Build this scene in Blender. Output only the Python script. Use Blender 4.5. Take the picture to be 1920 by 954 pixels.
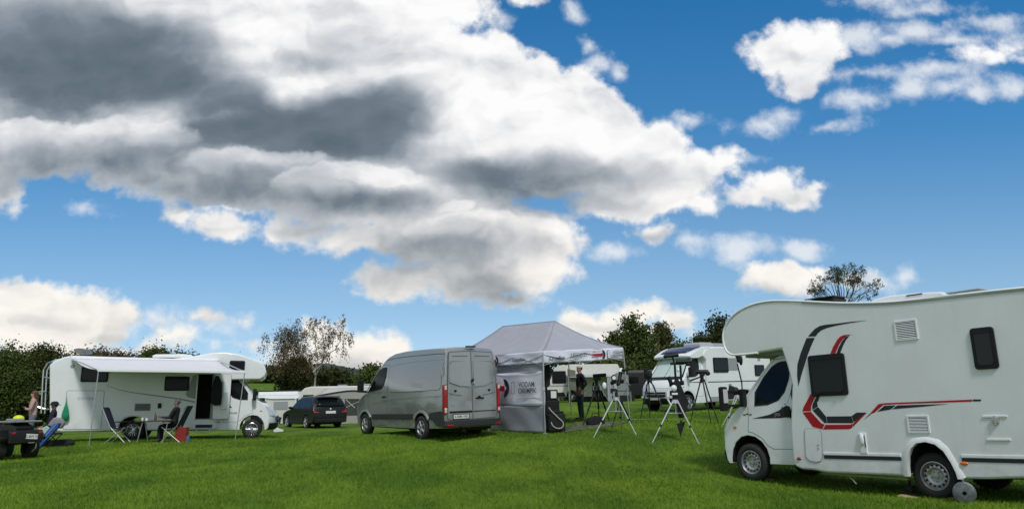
import bpy, bmesh, math, random
import numpy as np
from mathutils import Vector, Matrix

for o in list(bpy.data.objects): bpy.data.objects.remove(o, do_unlink=True)
scene = bpy.context.scene
COL = scene.collection
rad = math.radians

# ------------------------------------------------------------------ camera
F_PX, H0, ROLL, CZ = 1450.0, 752.0, 0.020, 1.60     # focal length in px of a 1920 px frame, horizon row, roll, eye height
PITCH = math.atan((H0 - 477) / F_PX)
cam_data = bpy.data.cameras.new('camera'); cam = bpy.data.objects.new('camera', cam_data); COL.objects.link(cam)
cam_data.sensor_width = 36; cam_data.lens = 36 * F_PX / 1920; cam_data.clip_start = 0.1; cam_data.clip_end = 6000
_F = Vector((0, math.cos(PITCH), math.sin(PITCH))); _U0 = Vector((0, -math.sin(PITCH), math.cos(PITCH))); _R0 = Vector((1, 0, 0))
_R = math.cos(ROLL) * _R0 - math.sin(ROLL) * _U0; _U = math.sin(ROLL) * _R0 + math.cos(ROLL) * _U0
cam.matrix_world = Matrix(((_R.x, _U.x, -_F.x, 0), (_R.y, _U.y, -_F.y, 0), (_R.z, _U.z, -_F.z, CZ), (0, 0, 0, 1)))
scene.camera = cam
scene.render.resolution_x, scene.render.resolution_y = 1024, 508
def ray(u, v):
    return (u - 960) / F_PX * _R + (477 - v) / F_PX * _U + _F
def at(u, v, Y):
    d = ray(u, v); p = d * (Y / d.y); return Vector((p.x, p.y, p.z + CZ))

# ------------------------------------------------------------------ view, world, sun
scene.view_settings.view_transform = 'Standard'; scene.view_settings.look = 'None'
scene.view_settings.exposure = 0.0; scene.view_settings.gamma = 1
SUN_EL, SUN_AZ = 50.0, 162.0       # azimuth clockwise from +Y (behind the camera, a little to the right)
SKY_STRENGTH = 0.10
world = bpy.data.worlds.new('World'); scene.world = world; world.use_nodes = True
class NT:
    def __init__(s, tree): s.t = tree; s.n = tree.nodes; s.l = tree.links
    def new(s, typ, **kw):
        n = s.n.new(typ)
        for k, v in kw.items(): setattr(n, k, v)
        return n
    def put(s, sock, val):
        if hasattr(val, 'is_linked'): s.l.new(val, sock)
        elif isinstance(val, (tuple, list)) and len(val) == 3 and sock.type == 'RGBA': sock.default_value = (*val, 1)
        else: sock.default_value = val
    def m(s, op, a, b=None, c=None, clamp=False):
        n = s.n.new('ShaderNodeMath'); n.operation = op; n.use_clamp = clamp
        for i, x in enumerate((a, b, c)):
            if x is not None: s.put(n.inputs[i], x)
        return n.outputs[0]
    def v(s, op, a, b=None):
        n = s.n.new('ShaderNodeVectorMath'); n.operation = op
        s.put(n.inputs[0], a)
        if b is not None: s.put(n.inputs['Scale'] if op == 'SCALE' else n.inputs[1], b)
        return n.outputs['Value'] if op in ('LENGTH', 'DOT_PRODUCT') else n.outputs[0]
    def noise(s, vec, scale, detail=2, rough=.5, dist=0, color=False, dim='3D'):
        n = s.n.new('ShaderNodeTexNoise'); n.noise_dimensions = dim
        if vec is not None: s.put(n.inputs['Vector'], vec)
        n.inputs['Scale'].default_value = scale; n.inputs['Detail'].default_value = detail
        n.inputs['Roughness'].default_value = rough; n.inputs['Distortion'].default_value = dist
        return n.outputs['Color'] if color else n.outputs[0]
    def rng(s, x, a, b, c=0, d=1, smooth=True):
        n = s.n.new('ShaderNodeMapRange'); n.interpolation_type = 'SMOOTHSTEP' if smooth else 'LINEAR'
        s.put(n.inputs[0], x)
        for i, q in enumerate((a, b, c, d)): s.put(n.inputs[1 + i], q)
        return n.outputs[0]
    def mix(s, f, a, b, mode='MIX'):
        n = s.n.new('ShaderNodeMix'); n.data_type = 'RGBA'; n.blend_type = mode
        s.put(n.inputs[0], f); s.put(n.inputs[6], a); s.put(n.inputs[7], b); return n.outputs[2]
    def ramp(s, x, stops):
        n = s.n.new('ShaderNodeValToRGB'); s.put(n.inputs[0], x); e = n.color_ramp.elements
        while len(e) < len(stops): e.new(0.5)
        for i, (p, c) in enumerate(stops): e[i].position = p; e[i].color = (*c, 1)
        return n.outputs[0]

# clouds: ellipses of a cumulus field laid out by direction (x/y, z/y of the view direction), broken up by noise
def uv2ab(u, v):
    d = ray(u, v); return d.x / d.y, d.z / d.y
SOLID = [  # u, v, half width, half height
 (150,60,340,190),(420,40,330,130),(640,60,270,130),(800,10,140,70),(985,-6,52,26),(100,250,300,90),(330,270,260,90),(600,240,260,130),
 (860,150,90,100),(760,190,160,120),(400,160,320,100),(880,300,170,110),(560,330,260,80),(950,230,130,90),(935,115,72,62),(1010,170,75,75),(1070,185,80,75),(1115,205,70,65),(1165,225,42,46),(1225,268,60,56),(1060,290,240,90),
 (1290,315,70,42),(1345,300,52,30),(1375,285,28,14),(1230,345,110,60),(1310,388,48,28),(1180,375,120,45),(20,340,36,44),(40,380,18,12),
 (205,345,48,22),(290,340,70,34),(480,350,230,60),(700,370,240,70),(330,412,42,22),(420,422,80,30),(560,430,110,26),(700,450,140,40),
 (860,440,220,70),(1010,450,110,60),(1020,500,70,46),(900,520,170,46),(750,530,80,40),(960,560,80,18),
 (1492,95,98,64),(1500,148,58,32),(1428,82,44,30),(1535,70,48,32),(1452,345,66,38),(1400,370,52,28),(1495,368,58,28),(1545,352,32,10),(1478,325,40,20),
 (1220,437,46,20),(1462,520,86,36),(1530,505,40,18),(1400,532,28,12),(1590,525,50,18),(1860,112,78,22),(1835,100,40,15),(1905,97,30,14),
 (30,580,120,72),(150,598,112,60),(70,540,56,24),(222,590,44,28),(60,640,170,26),(330,634,58,20),(310,620,26,14),(390,600,86,15),(200,655,220,16),
 (595,625,34,36),(640,630,36,34),(690,650,50,40),(745,655,44,34),(630,690,150,62),(1110,600,70,30),(1170,585,56,24),(1210,575,44,20),(1270,598,50,22),(1150,615,130,22),(480,640,40,6)]
WISPY = [
 (1650,78,70,22),(1720,62,70,24),(1800,82,90,14),(1600,70,50,30),(1870,45,50,16),(1650,4,75,14),(1740,20,60,10),(1690,168,52,26),(1610,192,52,15),(1630,138,60,10),
 (1790,172,50,14),(1840,182,30,26),(1910,168,34,24),(1750,140,90,16),(1435,230,62,16),(1480,212,30,14),(1550,240,40,10),(1280,222,22,8),(1375,468,60,16),
 (1368,488,24,16),(1320,458,36,10),(1500,466,36,16),(1690,512,16,11),(1640,528,26,16),(165,394,18,6),(1110,115,34,24),(1090,80,20,18),(935,45,34,20),(1150,478,30,8),(1160,135,20,14),(1080,18,16,18),(1395,292,20,8),(290,590,40,22),(400,620,60,10)]
DARK = [  # u, v, half width, half height, depth of the shade
 (80,115,330,125,.95),(330,150,160,50,.22),(480,215,330,80,.15),(250,310,300,70,.24),(480,340,460,110,.14),(120,270,330,110,.18),(520,350,380,90,.16),(800,480,260,110,.20),(240,90,200,110,.45),(310,150,120,60,.5),(120,195,150,50,.5),(150,300,280,60,.38),(430,215,90,70,.85),(560,240,210,60,.8),(690,200,140,70,.7),(660,285,150,35,.6),
 (400,370,130,70,.5),(620,385,190,34,.55),(760,390,90,40,.25),(1010,340,210,60,.75),(1010,375,130,45,.55),(870,320,150,30,.3),(560,120,110,26,.25),(640,90,160,60,.15),
 (880,470,180,50,.42),(900,545,130,34,.45),(760,490,90,50,.25),(560,432,90,20,.25),(940,560,70,22,.3),(1130,395,110,26,.2),(60,600,90,20,.22),(200,628,60,14,.25),(130,668,240,12,.2),
 (1490,360,40,26,.2),(1220,446,36,10,.25),(690,700,100,30,.28),(1180,605,120,14,.25),(20,360,50,50,.18),(230,350,90,30,.18),(1470,545,70,18,.15),(390,610,60,12,.15),(250,660,60,30,.15),(740,250,60,90,.25),(30,30,200,50,.3)]
FRONT = [(240,262,150,52),(50,255,110,40),(480,310,130,34),(650,345,150,38),(870,430,120,34),(1000,440,120,30),(420,415,90,26)]
BRIGHT = [(700,335,110,20),(560,150,80,10),(950,110,110,70),(1060,190,120,80),(420,410,70,20),(350,420,60,20),(860,385,40,14),(1080,440,60,30)]
def build_sky():
    N = NT(world.node_tree); N.n.clear()
    out = N.new('ShaderNodeOutputWorld'); bg = N.new('ShaderNodeBackground'); bg.inputs[1].default_value = SKY_STRENGTH
    N.l.new(bg.outputs[0], out.inputs[0])
    sky = N.new('ShaderNodeTexSky', sky_type='NISHITA'); sky.sun_disc = False; sky.sun_elevation = rad(SUN_EL); sky.sun_rotation = rad(SUN_AZ)
    sky.altitude = 300; sky.air_density = 1.15; sky.dust_density = 0.6; sky.ozone_density = 2.2
    tc = N.new('ShaderNodeTexCoord')
    N.l.new(N.v('NORMALIZE', N.v('ADD', N.v('MULTIPLY', tc.outputs['Generated'], (1, 1, 1.0)), (0, 0, .17))), sky.inputs[0])
    sep = N.new('ShaderNodeSeparateXYZ'); N.l.new(tc.outputs['Generated'], sep.inputs[0])
    y = N.m('MAXIMUM', N.m('ABSOLUTE', sep.outputs[1]), 0.12)
    a = N.m('DIVIDE', sep.outputs[0], y); b = N.m('DIVIDE', sep.outputs[2], y)
    cb = N.new('ShaderNodeCombineXYZ'); N.l.new(a, cb.inputs[0]); N.l.new(b, cb.inputs[1]); p0 = cb.outputs[0]
    w = N.v('SUBTRACT', N.noise(p0, 5.0, 3, .55, color=True), (.5, .5, .5))
    w2 = N.v('SUBTRACT', N.noise(p0, 16.0, 4, .6, color=True), (.5, .5, .5))
    p = N.v('ADD', N.v('ADD', p0, N.v('MULTIPLY', w, (.075, .045, 0))), N.v('MULTIPLY', w2, (.035, .03, 0)))
    pd = N.v('ADD', N.v('ADD', p0, N.v('MULTIPLY', w, (.12, .05, 0))), N.v('MULTIPLY', w2, (.035, .020, 0)))
    S = 1 / F_PX
    def field(lst, vec, k):
        d = None
        for (u, v, rx, ry) in lst:
            ca, cbv = uv2ab(u, v); r = min(rx, ry) * S
            L = N.v('LENGTH', N.v('MULTIPLY', N.v('SUBTRACT', vec, (ca, cbv, 0)), (1 / (rx * S), 1 / (ry * S), 0)))
            e = N.m('MULTIPLY_ADD', L, r, -r)
            d = e if d is None else N.m('SMOOTH_MIN', d, e, k)
        return d
    sd = field(SOLID, p, .010); sw = field(WISPY, p, .012)
    n2 = N.noise(p0, 34, 6, .55)
    pe = N.v('MULTIPLY', N.v('ADD', p, N.v('MULTIPLY', w, (.06, .03, 0))), (.8, 1.25, 1)); pe2 = N.v('ADD', pe, (.010, .020, 0))
    n3 = N.noise(pe, 8, 4, .5); n3b = N.noise(pe2, 8, 4, .5)
    sdn = N.m('ADD', sd, N.m('MULTIPLY', N.m('SUBTRACT', n2, .5), .038))
    alpha = N.rng(sdn, .004, -.012)
    wn = N.noise(p0, 18, 8, .6)
    wa = N.m('MULTIPLY', N.rng(N.m('ADD', sw, N.m('MULTIPLY', N.m('SUBTRACT', wn, .5), .05)), .008, -.014), .82)
    # fields away from the view: scattered fair weather cloud everywhere else, for the reflections and the light
    # shade of the bellies
    D = None
    for (u, v, rx, ry, k) in DARK:
        ca, cbv = uv2ab(u, v)
        L = N.v('LENGTH', N.v('MULTIPLY', N.v('SUBTRACT', pd, (ca, cbv, 0)), (1 / (rx * S), 1 / (ry * S), 0)))
        g = N.rng(L, 1.35, .0, 0, k * 1.12)
        D = g if D is None else N.m('ADD', D, g)
    Bv = None
    for (u, v, rx, ry) in BRIGHT:
        ca, cbv = uv2ab(u, v)
        L = N.v('LENGTH', N.v('MULTIPLY', N.v('SUBTRACT', p, (ca, cbv, 0)), (1 / (rx * S), 1 / (ry * S), 0)))
        g = N.rng(L, 1.05, .75); Bv = g if Bv is None else N.m('MAXIMUM', Bv, g)
    # relief: difference of the noise towards the light
    em = N.m('ADD', N.m('MULTIPLY', N.m('SUBTRACT', n3b, n3), 1.25), N.m('MULTIPLY', N.m('SUBTRACT', n3, .5), .25))
    edge = N.rng(sdn, -.05, 0.0)                    # lit rims
    D = N.m('MULTIPLY', N.m('MINIMUM', N.m('MULTIPLY', D, .93), .98), N.m('SUBTRACT', 1, N.m('MULTIPLY', edge, .5)))
    D = N.m('MULTIPLY', D, N.m('SUBTRACT', 1, N.m('MULTIPLY', Bv, .45)))
    D = N.m('SUBTRACT', 1, N.m('EXPONENT', N.m('MULTIPLY', D, -1.45)))
    # nearer heaps with crisp sunlit tops standing against the dark bases behind them
    Fm = None
    for (u, v, rx, ry) in FRONT:
        ca, cbv = uv2ab(u, v)
        q = N.v('MULTIPLY', N.v('SUBTRACT', p, (ca, cbv, 0)), (1 / (rx * S), 1 / (ry * S), 0)); sq = N.new('ShaderNodeSeparateXYZ'); N.l.new(q, sq.inputs[0])
        g = N.m('MULTIPLY', N.rng(N.m('ADD', N.v('LENGTH', q), N.m('MULTIPLY', N.m('SUBTRACT', n2, .5), .7)), 1.12, .82), N.rng(sq.outputs[1], -1.0, .55))
        Fm = g if Fm is None else N.m('MAXIMUM', Fm, g)
    D = N.m('MULTIPLY', D, N.m('SUBTRACT', 1, N.m('MULTIPLY', Fm, .55)))
    D = N.m('ADD', N.m('ADD', D, .06), N.m('MULTIPLY', em, N.m('SUBTRACT', 1, N.m('MULTIPLY', D, .55))))
    colr = N.ramp(N.m('MAXIMUM', D, 0.0, clamp=True), [(0, (.98, .98, .98)), (.10, (.88, .88, .89)), (.22, (.68, .70, .73)), (.42, (.42, .46, .51)), (.7, (.17, .215, .26)), (1, (.078, .112, .148))])
    warm = N.rng(b, .36, .06)
    colr = N.mix(warm, colr, N.mix(1.0, colr, (1.0, .96, .89), 'MULTIPLY'))
    k = 1 / SKY_STRENGTH
    tint = N.ramp(N.m('DIVIDE', b, .62), [(.05, (1.80, 1.70, 1.46)), (.30, (1.22, 1.52, 1.52)), (.58, (.52, 1.22, 1.52)), (1, (.17, .98, 1.42))])
    skyc = N.mix(1.0, sky.outputs[0], tint, 'MULTIPLY')
    c1 = N.mix(wa, skyc, tuple(x * k for x in (.84, .87, .91)))
    # the rest of the sky, outside the part the photograph shows: unseen grey and white cloud added overhead and behind for a neutral light
    far = N.m('MAXIMUM', N.m('SUBTRACT', N.m('ABSOLUTE', a), .80), N.m('SUBTRACT', b, .66))
    far = N.m('MAXIMUM', N.rng(far, 0, .16), N.rng(sep.outputs[1], .10, -.05))
    gd = N.v('MULTIPLY', tc.outputs['Generated'], (1, 1, 2)); gn = N.noise(gd, 2.4, 6, .55); gn2 = N.noise(gd, 4.5, 4, .55)
    c1 = N.mix(N.m('MULTIPLY', far, N.rng(gn, .36, .50)), c1, N.ramp(gn2, [(.3, tuple(x * k for x in (.20, .23, .255))), (.5, tuple(x * k for x in (.42, .46, .49))), (.7, tuple(x * k for x in (.80, .83, .86)))]))
    c2 = N.mix(alpha, c1, N.mix(1.0, colr, (k, k, k), 'MULTIPLY'))
    N.l.new(c2, bg.inputs[0])
SKY_TINT = (.62, 1.0, 1.28)
build_sky()
world.cycles.sampling_method = 'MANUAL'; world.cycles.sample_map_resolution = 512
sun_d = bpy.data.lights.new('sun', 'SUN'); sun_d.energy = 2.1; sun_d.angle = rad(10); sun_d.color = (1, .96, .9)
sun = bpy.data.objects.new('sun', sun_d); COL.objects.link(sun)
_sd = Vector((math.sin(rad(SUN_AZ)) * math.cos(rad(SUN_EL)), math.cos(rad(SUN_AZ)) * math.cos(rad(SUN_EL)), math.sin(rad(SUN_EL))))
sun.rotation_euler = (-_sd).to_track_quat('-Z', 'Y').to_euler()

# ------------------------------------------------------------------ materials
MATS = {}
def mat(name, col, rough=.5, metal=0.0, var=0.0, vscale=3.0, bump=0.0, bscale=40.0, coat=0.0, spec=.5, trans=0.0, alpha=1.0, dirt=0.0):
    if name in MATS: return MATS[name]
    m = bpy.data.materials.new(name); m.use_nodes = True; N = NT(m.node_tree); b = N.n['Principled BSDF']; MATS[name] = m
    b.inputs['Roughness'].default_value = rough; b.inputs['Metallic'].default_value = metal
    b.inputs['Coat Weight'].default_value = coat; b.inputs['Specular IOR Level'].default_value = spec
    b.inputs['Transmission Weight'].default_value = trans; b.inputs['Alpha'].default_value = alpha
    tc = N.new('ShaderNodeTexCoord').outputs['Object']; c = (*col, 1)
    out = None
    if var > 0:
        f = N.rng(N.noise(tc, vscale, 5, .6), .3, .7, 0, 1)
        out = N.mix(f, tuple(x * (1 - var) for x in col), tuple(min(1, x * (1 + var)) for x in col))
    if dirt > 0:   # road dirt and streaks that sit low on the thing
        sep = N.new('ShaderNodeSeparateXYZ'); N.l.new(tc, sep.inputs[0])
        st = N.noise(N.v('MULTIPLY', tc, (6, 6, .5)), 2.0, 5, .6)
        d1 = N.m('MULTIPLY', N.rng(sep.outputs[2], 1.0, .2), N.rng(N.noise(tc, 4, 5, .65), .3, .75))
        d2 = N.m('MULTIPLY', N.rng(st, .48, .85), .22)
        out = N.mix(N.m('MULTIPLY', N.m('ADD', d1, d2, clamp=True), dirt), out if out is not None else col, (.20, .19, .15))
        N.l.new(N.m('ADD', N.m('MULTIPLY', d1, .3), rough), b.inputs['Roughness'])
    if out is None: b.inputs['Base Color'].default_value = c
    else: N.l.new(out, b.inputs['Base Color'])
    if bump > 0:
        bn = N.new('ShaderNodeBump'); bn.inputs['Strength'].default_value = bump; bn.inputs['Distance'].default_value = .02
        N.l.new(N.noise(tc, bscale, 4, .6), bn.inputs['Height']); N.l.new(bn.outputs[0], b.inputs['Normal'])
    return m
WHITE = mat('white_paint', (.78, .82, .84), .28, var=.03, vscale=1.5, coat=.25, dirt=.30, bump=.03, bscale=3)
WHITE2 = mat('white_plastic', (.80, .83, .85), .4, var=.03, dirt=.2)
GREYTRIM = mat('grey_trim', (.30, .32, .33), .45)
DARKGREY = mat('dark_grey_vinyl', (.020, .024, .029), .4, spec=.35)
RED = mat('red_vinyl', (.40, .008, .016), .35, spec=.35)
BLACKP = mat('black_plastic', (.010, .011, .012), .5, var=.2, spec=.3)
BLACKM = mat('black_matt', (.010, .010, .011), .8)
RUBBER = mat('rubber', (.022, .022, .023), .85, bump=.4, bscale=60)
GLASS = mat('dark_glass', (.006, .008, .009), .10, spec=.22)
GLASSI = mat('tinted_acrylic', (.008, .013, .013), .10, spec=.30)
STEEL = mat('wheel_steel', (.55, .56, .58), .33, metal=.85, var=.1, dirt=.25)
LEGM = mat('satin_steel', (.72, .73, .75), .34, metal=.8)
CHROME = mat('bright_metal', (.75, .76, .78), .22, metal=1.0)
ALU = mat('aluminium', (.62, .63, .64), .38, metal=.9)
ORANGE = mat('orange_lens', (.8, .16, .02), .2, coat=.4)
REDL = mat('red_lens', (.35, .01, .015), .12, coat=.8)
LAMP = mat('clear_lens', (.55, .58, .6), .12, coat=.6)
SILVER = mat('silver_paint', (.41, .425, .42), .18, metal=.65, var=.03, vscale=2, coat=1.0, dirt=.10)
SILVERR = SILVER
SEAM = mat('panel_gap', (.03, .033, .035), .7)
INTER = mat('interior_shade', (.014, .014, .014), .9)
SHADE = mat('reflective_blind', (.52, .66, .63), .25, coat=.4)
WOOD = mat('pale_wood', (.50, .38, .20), .8, var=.25, vscale=12, bump=.4)
FABW = mat('lilac_white_fabric', (.74, .74, .86), .85, var=.04, bump=.25, bscale=8)
FABG = mat('grey_fabric', (.27, .285, .335), .9, var=.05, bump=.3, bscale=8)
FABR = mat('light_grey_canopy', (.36, .365, .42), .85, var=.04, bump=.15, bscale=5)
NAVY = mat('navy_cloth', (.012, .016, .04), .9, var=.2, bump=.4)
BLACKC = mat('black_cloth', (.010, .011, .013), .9, var=.2, bump=.4)
AWN = mat('white_awning_fabric', (.70, .70, .74), .8, var=.02)
SKIN = mat('skin', (.45, .26, .19), .5)
PLATEW = mat('plate_white', (.72, .72, .70), .4)
INK = mat('black_print', (.02, .02, .03), .6)
INKG = mat('grey_print', (.10, .11, .15), .6)
BLUE = mat('blue_cloth', (.03, .10, .42), .7, var=.2, bump=.4)
GREEN = mat('green_mesh_bag', (.0, .26, .12), .6, var=.25, bump=.5)
CREAM = mat('caravan_cream', (.66, .66, .62), .45, var=.04, dirt=.3)
TENTG = mat('awning_grey', (.34, .36, .38), .85, var=.06)
SOLAR = mat('solar_glass', (.008, .022, .085), .35, coat=.2)

# ------------------------------------------------------------------ mesh helpers
class MB:
    def __init__(s): s.v = []; s.f = []; s.mi = []
    def add(s, vs, fs, mi=0):
        o = len(s.v); s.v += [tuple(p) for p in vs]; s.f += [tuple(i + o for i in f) for f in fs]; s.mi += [mi] * len(fs); return s
    def box(s, c, size, rot=None, mi=0):
        hx, hy, hz = [q / 2 for q in size]; c = Vector(c)
        vs = [Vector((x, y, z)) for x in (-hx, hx) for y in (-hy, hy) for z in (-hz, hz)]
        if rot is not None: vs = [rot @ p for p in vs]
        return s.add([c + p for p in vs], [(0, 1, 3, 2), (4, 6, 7, 5), (0, 4, 5, 1), (2, 3, 7, 6), (0, 2, 6, 4), (1, 5, 7, 3)], mi)
    def tube(s, p0, p1, r0, r1=None, n=8, mi=0, caps=True):
        r1 = r0 if r1 is None else r1; p0, p1 = Vector(p0), Vector(p1); d = (p1 - p0)
        if d.length < 1e-6: return s
        q = d.to_track_quat('Z', 'Y'); vs = []
        for p, r in ((p0, r0), (p1, r1)):
            for i in range(n): a = 2 * math.pi * i / n; vs.append(p + q @ Vector((r * math.cos(a), r * math.sin(a), 0)))
        fs = [(i, (i + 1) % n, n + (i + 1) % n, n + i) for i in range(n)]
        if caps: fs += [tuple(range(n - 1, -1, -1)), tuple(range(n, 2 * n))]
        return s.add(vs, fs, mi)
    def path(s, pts, r, n=6, mi=0, closed=False):
        pts = [Vector(p) for p in pts]; P = pts + ([pts[0]] if closed else [])
        for a, b in zip(P[:-1], P[1:]): s.tube(a, b, r, r, n, mi)
        return s
    def prism(s, poly, y0, y1, axis='y', mi=0, mside=None):
        """poly in (a, b); axis y -> (a, y, b), x -> (y, a, b), z -> (a, b, y)"""
        f = {'y': lambda a, b, t: (a, t, b), 'x': lambda a, b, t: (t, a, b), 'z': lambda a, b, t: (a, b, t)}[axis]
        n = len(poly); s.add([f(a, b, y0) for a, b in poly] + [f(a, b, y1) for a, b in poly], [tuple(range(n)), tuple(range(2 * n - 1, n - 1, -1))], mi)
        o = len(s.v) - 2 * n
        for i in range(n):
            j = (i + 1) % n; s.f.append((o + i, o + n + i, o + n + j, o + j)); s.mi.append(mi if mside is None else mside[i] if isinstance(mside, (list, tuple)) else mside)
        return s
    def lathe(s, prof, M=None, n=24, mi=0, mis=None):
        """prof list of (r, h) around local +Z, placed by matrix M"""
        M = M or Matrix.Identity(4); vs = []
        for r, h in prof:
            for i in range(n): a = 2 * math.pi * i / n; vs.append(M @ Vector((r * math.cos(a), r * math.sin(a), h)))
        o = len(s.v); s.v += [tuple(p) for p in vs]
        for k in range(len(prof) - 1):
            for i in range(n):
                j = (i + 1) % n; s.f.append((o + k * n + i, o + k * n + j, o + (k + 1) * n + j, o + (k + 1) * n + i)); s.mi.append(mis[k] if mis else mi)
        return s
    def ell(s, c, r, n=12, m=8, rot=None, mi=0):
        vs = []; c = Vector(c)
        for k in range(m + 1):
            ph = math.pi * k / m
            for i in range(n):
                a = 2 * math.pi * i / n; p = Vector((r[0] * math.sin(ph) * math.cos(a), r[1] * math.sin(ph) * math.sin(a), r[2] * math.cos(ph)))
                vs.append(c + (rot @ p if rot is not None else p))
        return s.add(vs, [(k * n + i, (k + 1) * n + i, (k + 1) * n + (i + 1) % n, k * n + (i + 1) % n) for k in range(m) for i in range(n)], mi)
    def grid(s, rows, mi=0):
        nr, nc = len(rows), len(rows[0]); vs = [p for r in rows for p in r]
        return s.add(vs, [(r * nc + c, r * nc + c + 1, (r + 1) * nc + c + 1, (r + 1) * nc + c) for r in range(nr - 1) for c in range(nc - 1)], mi)
    def build(s, name, mats, parent=None, bevel=0, seg=2, smooth=35, solid=0, label=None):
        me = bpy.data.meshes.new(name); me.from_pydata(s.v, [], s.f)
        mats = mats if isinstance(mats, (list, tuple)) else [mats]
        for m_ in mats: me.materials.append(m_)
        me.polygons.foreach_set('material_index', s.mi)
        bm = bmesh.new(); bm.from_mesh(me); bmesh.ops.remove_doubles(bm, verts=bm.verts, dist=1e-5)
        bmesh.ops.recalc_face_normals(bm, faces=bm.faces)
        if bevel:
            ed = [e for e in bm.edges if len(e.link_faces) == 2 and e.calc_face_angle(0) > rad(38)]
            bmesh.ops.bevel(bm, geom=ed, offset=bevel, segments=seg, profile=.5, affect='EDGES', clamp_overlap=True)
        bm.to_mesh(me); bm.free()
        if smooth: me.shade_smooth(); me.set_sharp_from_angle(angle=rad(smooth))
        o = bpy.data.objects.new(name, me); COL.objects.link(o)
        if parent is not None: o.parent = parent
        if bevel and smooth:
            w = o.modifiers.new('wn', 'WEIGHTED_NORMAL'); w.keep_sharp = True
        if solid: sm = o.modifiers.new('solid', 'SOLIDIFY'); sm.thickness = solid; sm.offset = 0
        if label: o['label'] = label
        return o
def bake(o):
    dg = bpy.context.evaluated_depsgraph_get(); me = bpy.data.meshes.new_from_object(o.evaluated_get(dg)); o.modifiers.clear(); old = o.data; o.data = me; return o
def cut(o, mb):
    c = mb.build('cutter', BLACKM, smooth=0); c.matrix_world = o.matrix_world
    if o.parent: c.parent = o.parent
    wn = [(m_.name) for m_ in o.modifiers]; o.modifiers.clear()
    b = o.modifiers.new('b', 'BOOLEAN'); b.operation = 'DIFFERENCE'; b.object = c; b.solver = 'EXACT'
    bpy.context.view_layer.update(); bake(o); bpy.data.objects.remove(c, do_unlink=True)
    if wn: w = o.modifiers.new('wn', 'WEIGHTED_NORMAL'); w.keep_sharp = True
def tag(o, label, cat, group=None, kind=None):
    o['label'] = label; o['category'] = cat
    if group: o['group'] = group
    if kind: o['kind'] = kind
    return o
def struct(o): o['kind'] = 'structure'; return o
def empty(name, M, label, cat, group=None):
    o = bpy.data.objects.new(name, None); COL.objects.link(o); o.matrix_world = M; o.empty_display_size = .2
    return tag(o, label, cat, group)
def copy_tree(o, parent=None):
    c = o.copy(); COL.objects.link(c); c.parent = parent
    for ch in list(o.children): copy_tree(ch, c)
    return c
def pose(p, k=1.0):
    x, y, z, yaw, pt, rl = p; dz = 0
    M = Matrix.Translation((x, y, z + CZ + dz)) @ Matrix.Rotation(yaw, 4, 'Z') @ Matrix.Rotation(pt, 4, 'Y') @ Matrix.Rotation(rl, 4, 'X') @ Matrix.Diagonal((k, k, k, 1))
    return M
class Un:
    """survey of the photograph: where a sight line meets the vertical plane y = yc (or x = xc) of a thing"""
    def __init__(s, M, yc=None, xc=None): s.Mi = M.inverted(); s.o = s.Mi @ Vector((0, 0, CZ)); s.yc = yc; s.xc = xc
    def __call__(s, u, v):
        d = s.Mi.to_3x3() @ ray(u, v)
        if s.yc is not None: t = (s.yc - s.o.y) / d.y; q = s.o + t * d; return (q.x, q.z)
        t = (s.xc - s.o.x) / d.x; q = s.o + t * d; return (q.y, q.z)
    def z(s, l, sc, o): return [s(o[0] + a / sc, o[1] + b / sc) for a, b in l]
def text(name, body, size, m, M, parent=None, sx=1.0, depth=.002, bold=0.0):
    cu = bpy.data.curves.new(name, 'FONT'); cu.body = body; cu.size = size; cu.extrude = depth; cu.offset = bold; cu.align_x = 'CENTER'; cu.align_y = 'CENTER'
    t = bpy.data.objects.new(name + '_src', cu); COL.objects.link(t); bpy.context.view_layer.update()
    me = bpy.data.meshes.new_from_object(t.evaluated_get(bpy.context.evaluated_depsgraph_get())); bpy.data.objects.remove(t, do_unlink=True)
    me.materials.clear(); me.materials.append(m)
    o = bpy.data.objects.new(name, me); COL.objects.link(o)
    if parent is not None: o.parent = parent
    o.matrix_basis = M @ Matrix.Diagonal((sx, 1, 1, 1)); return o
def face_left(x, y, z): return Matrix.Translation((x, y, z)) @ Matrix.Rotation(math.pi, 4, 'Z') @ Matrix.Rotation(math.pi / 2, 4, 'X')   # reads on a side whose normal is +y
def face_right(x, y, z): return Matrix.Translation((x, y, z)) @ Matrix.Rotation(math.pi / 2, 4, 'X')                                      # normal -y
def face_rear(x, y, z): return Matrix.Translation((x, y, z)) @ Matrix.Rotation(-math.pi / 2, 4, 'Z') @ Matrix.Rotation(math.pi / 2, 4, 'X')  # normal -x
def face_front(x, y, z): return Matrix.Translation((x, y, z)) @ Matrix.Rotation(math.pi / 2, 4, 'Z') @ Matrix.Rotation(math.pi / 2, 4, 'X')

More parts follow.
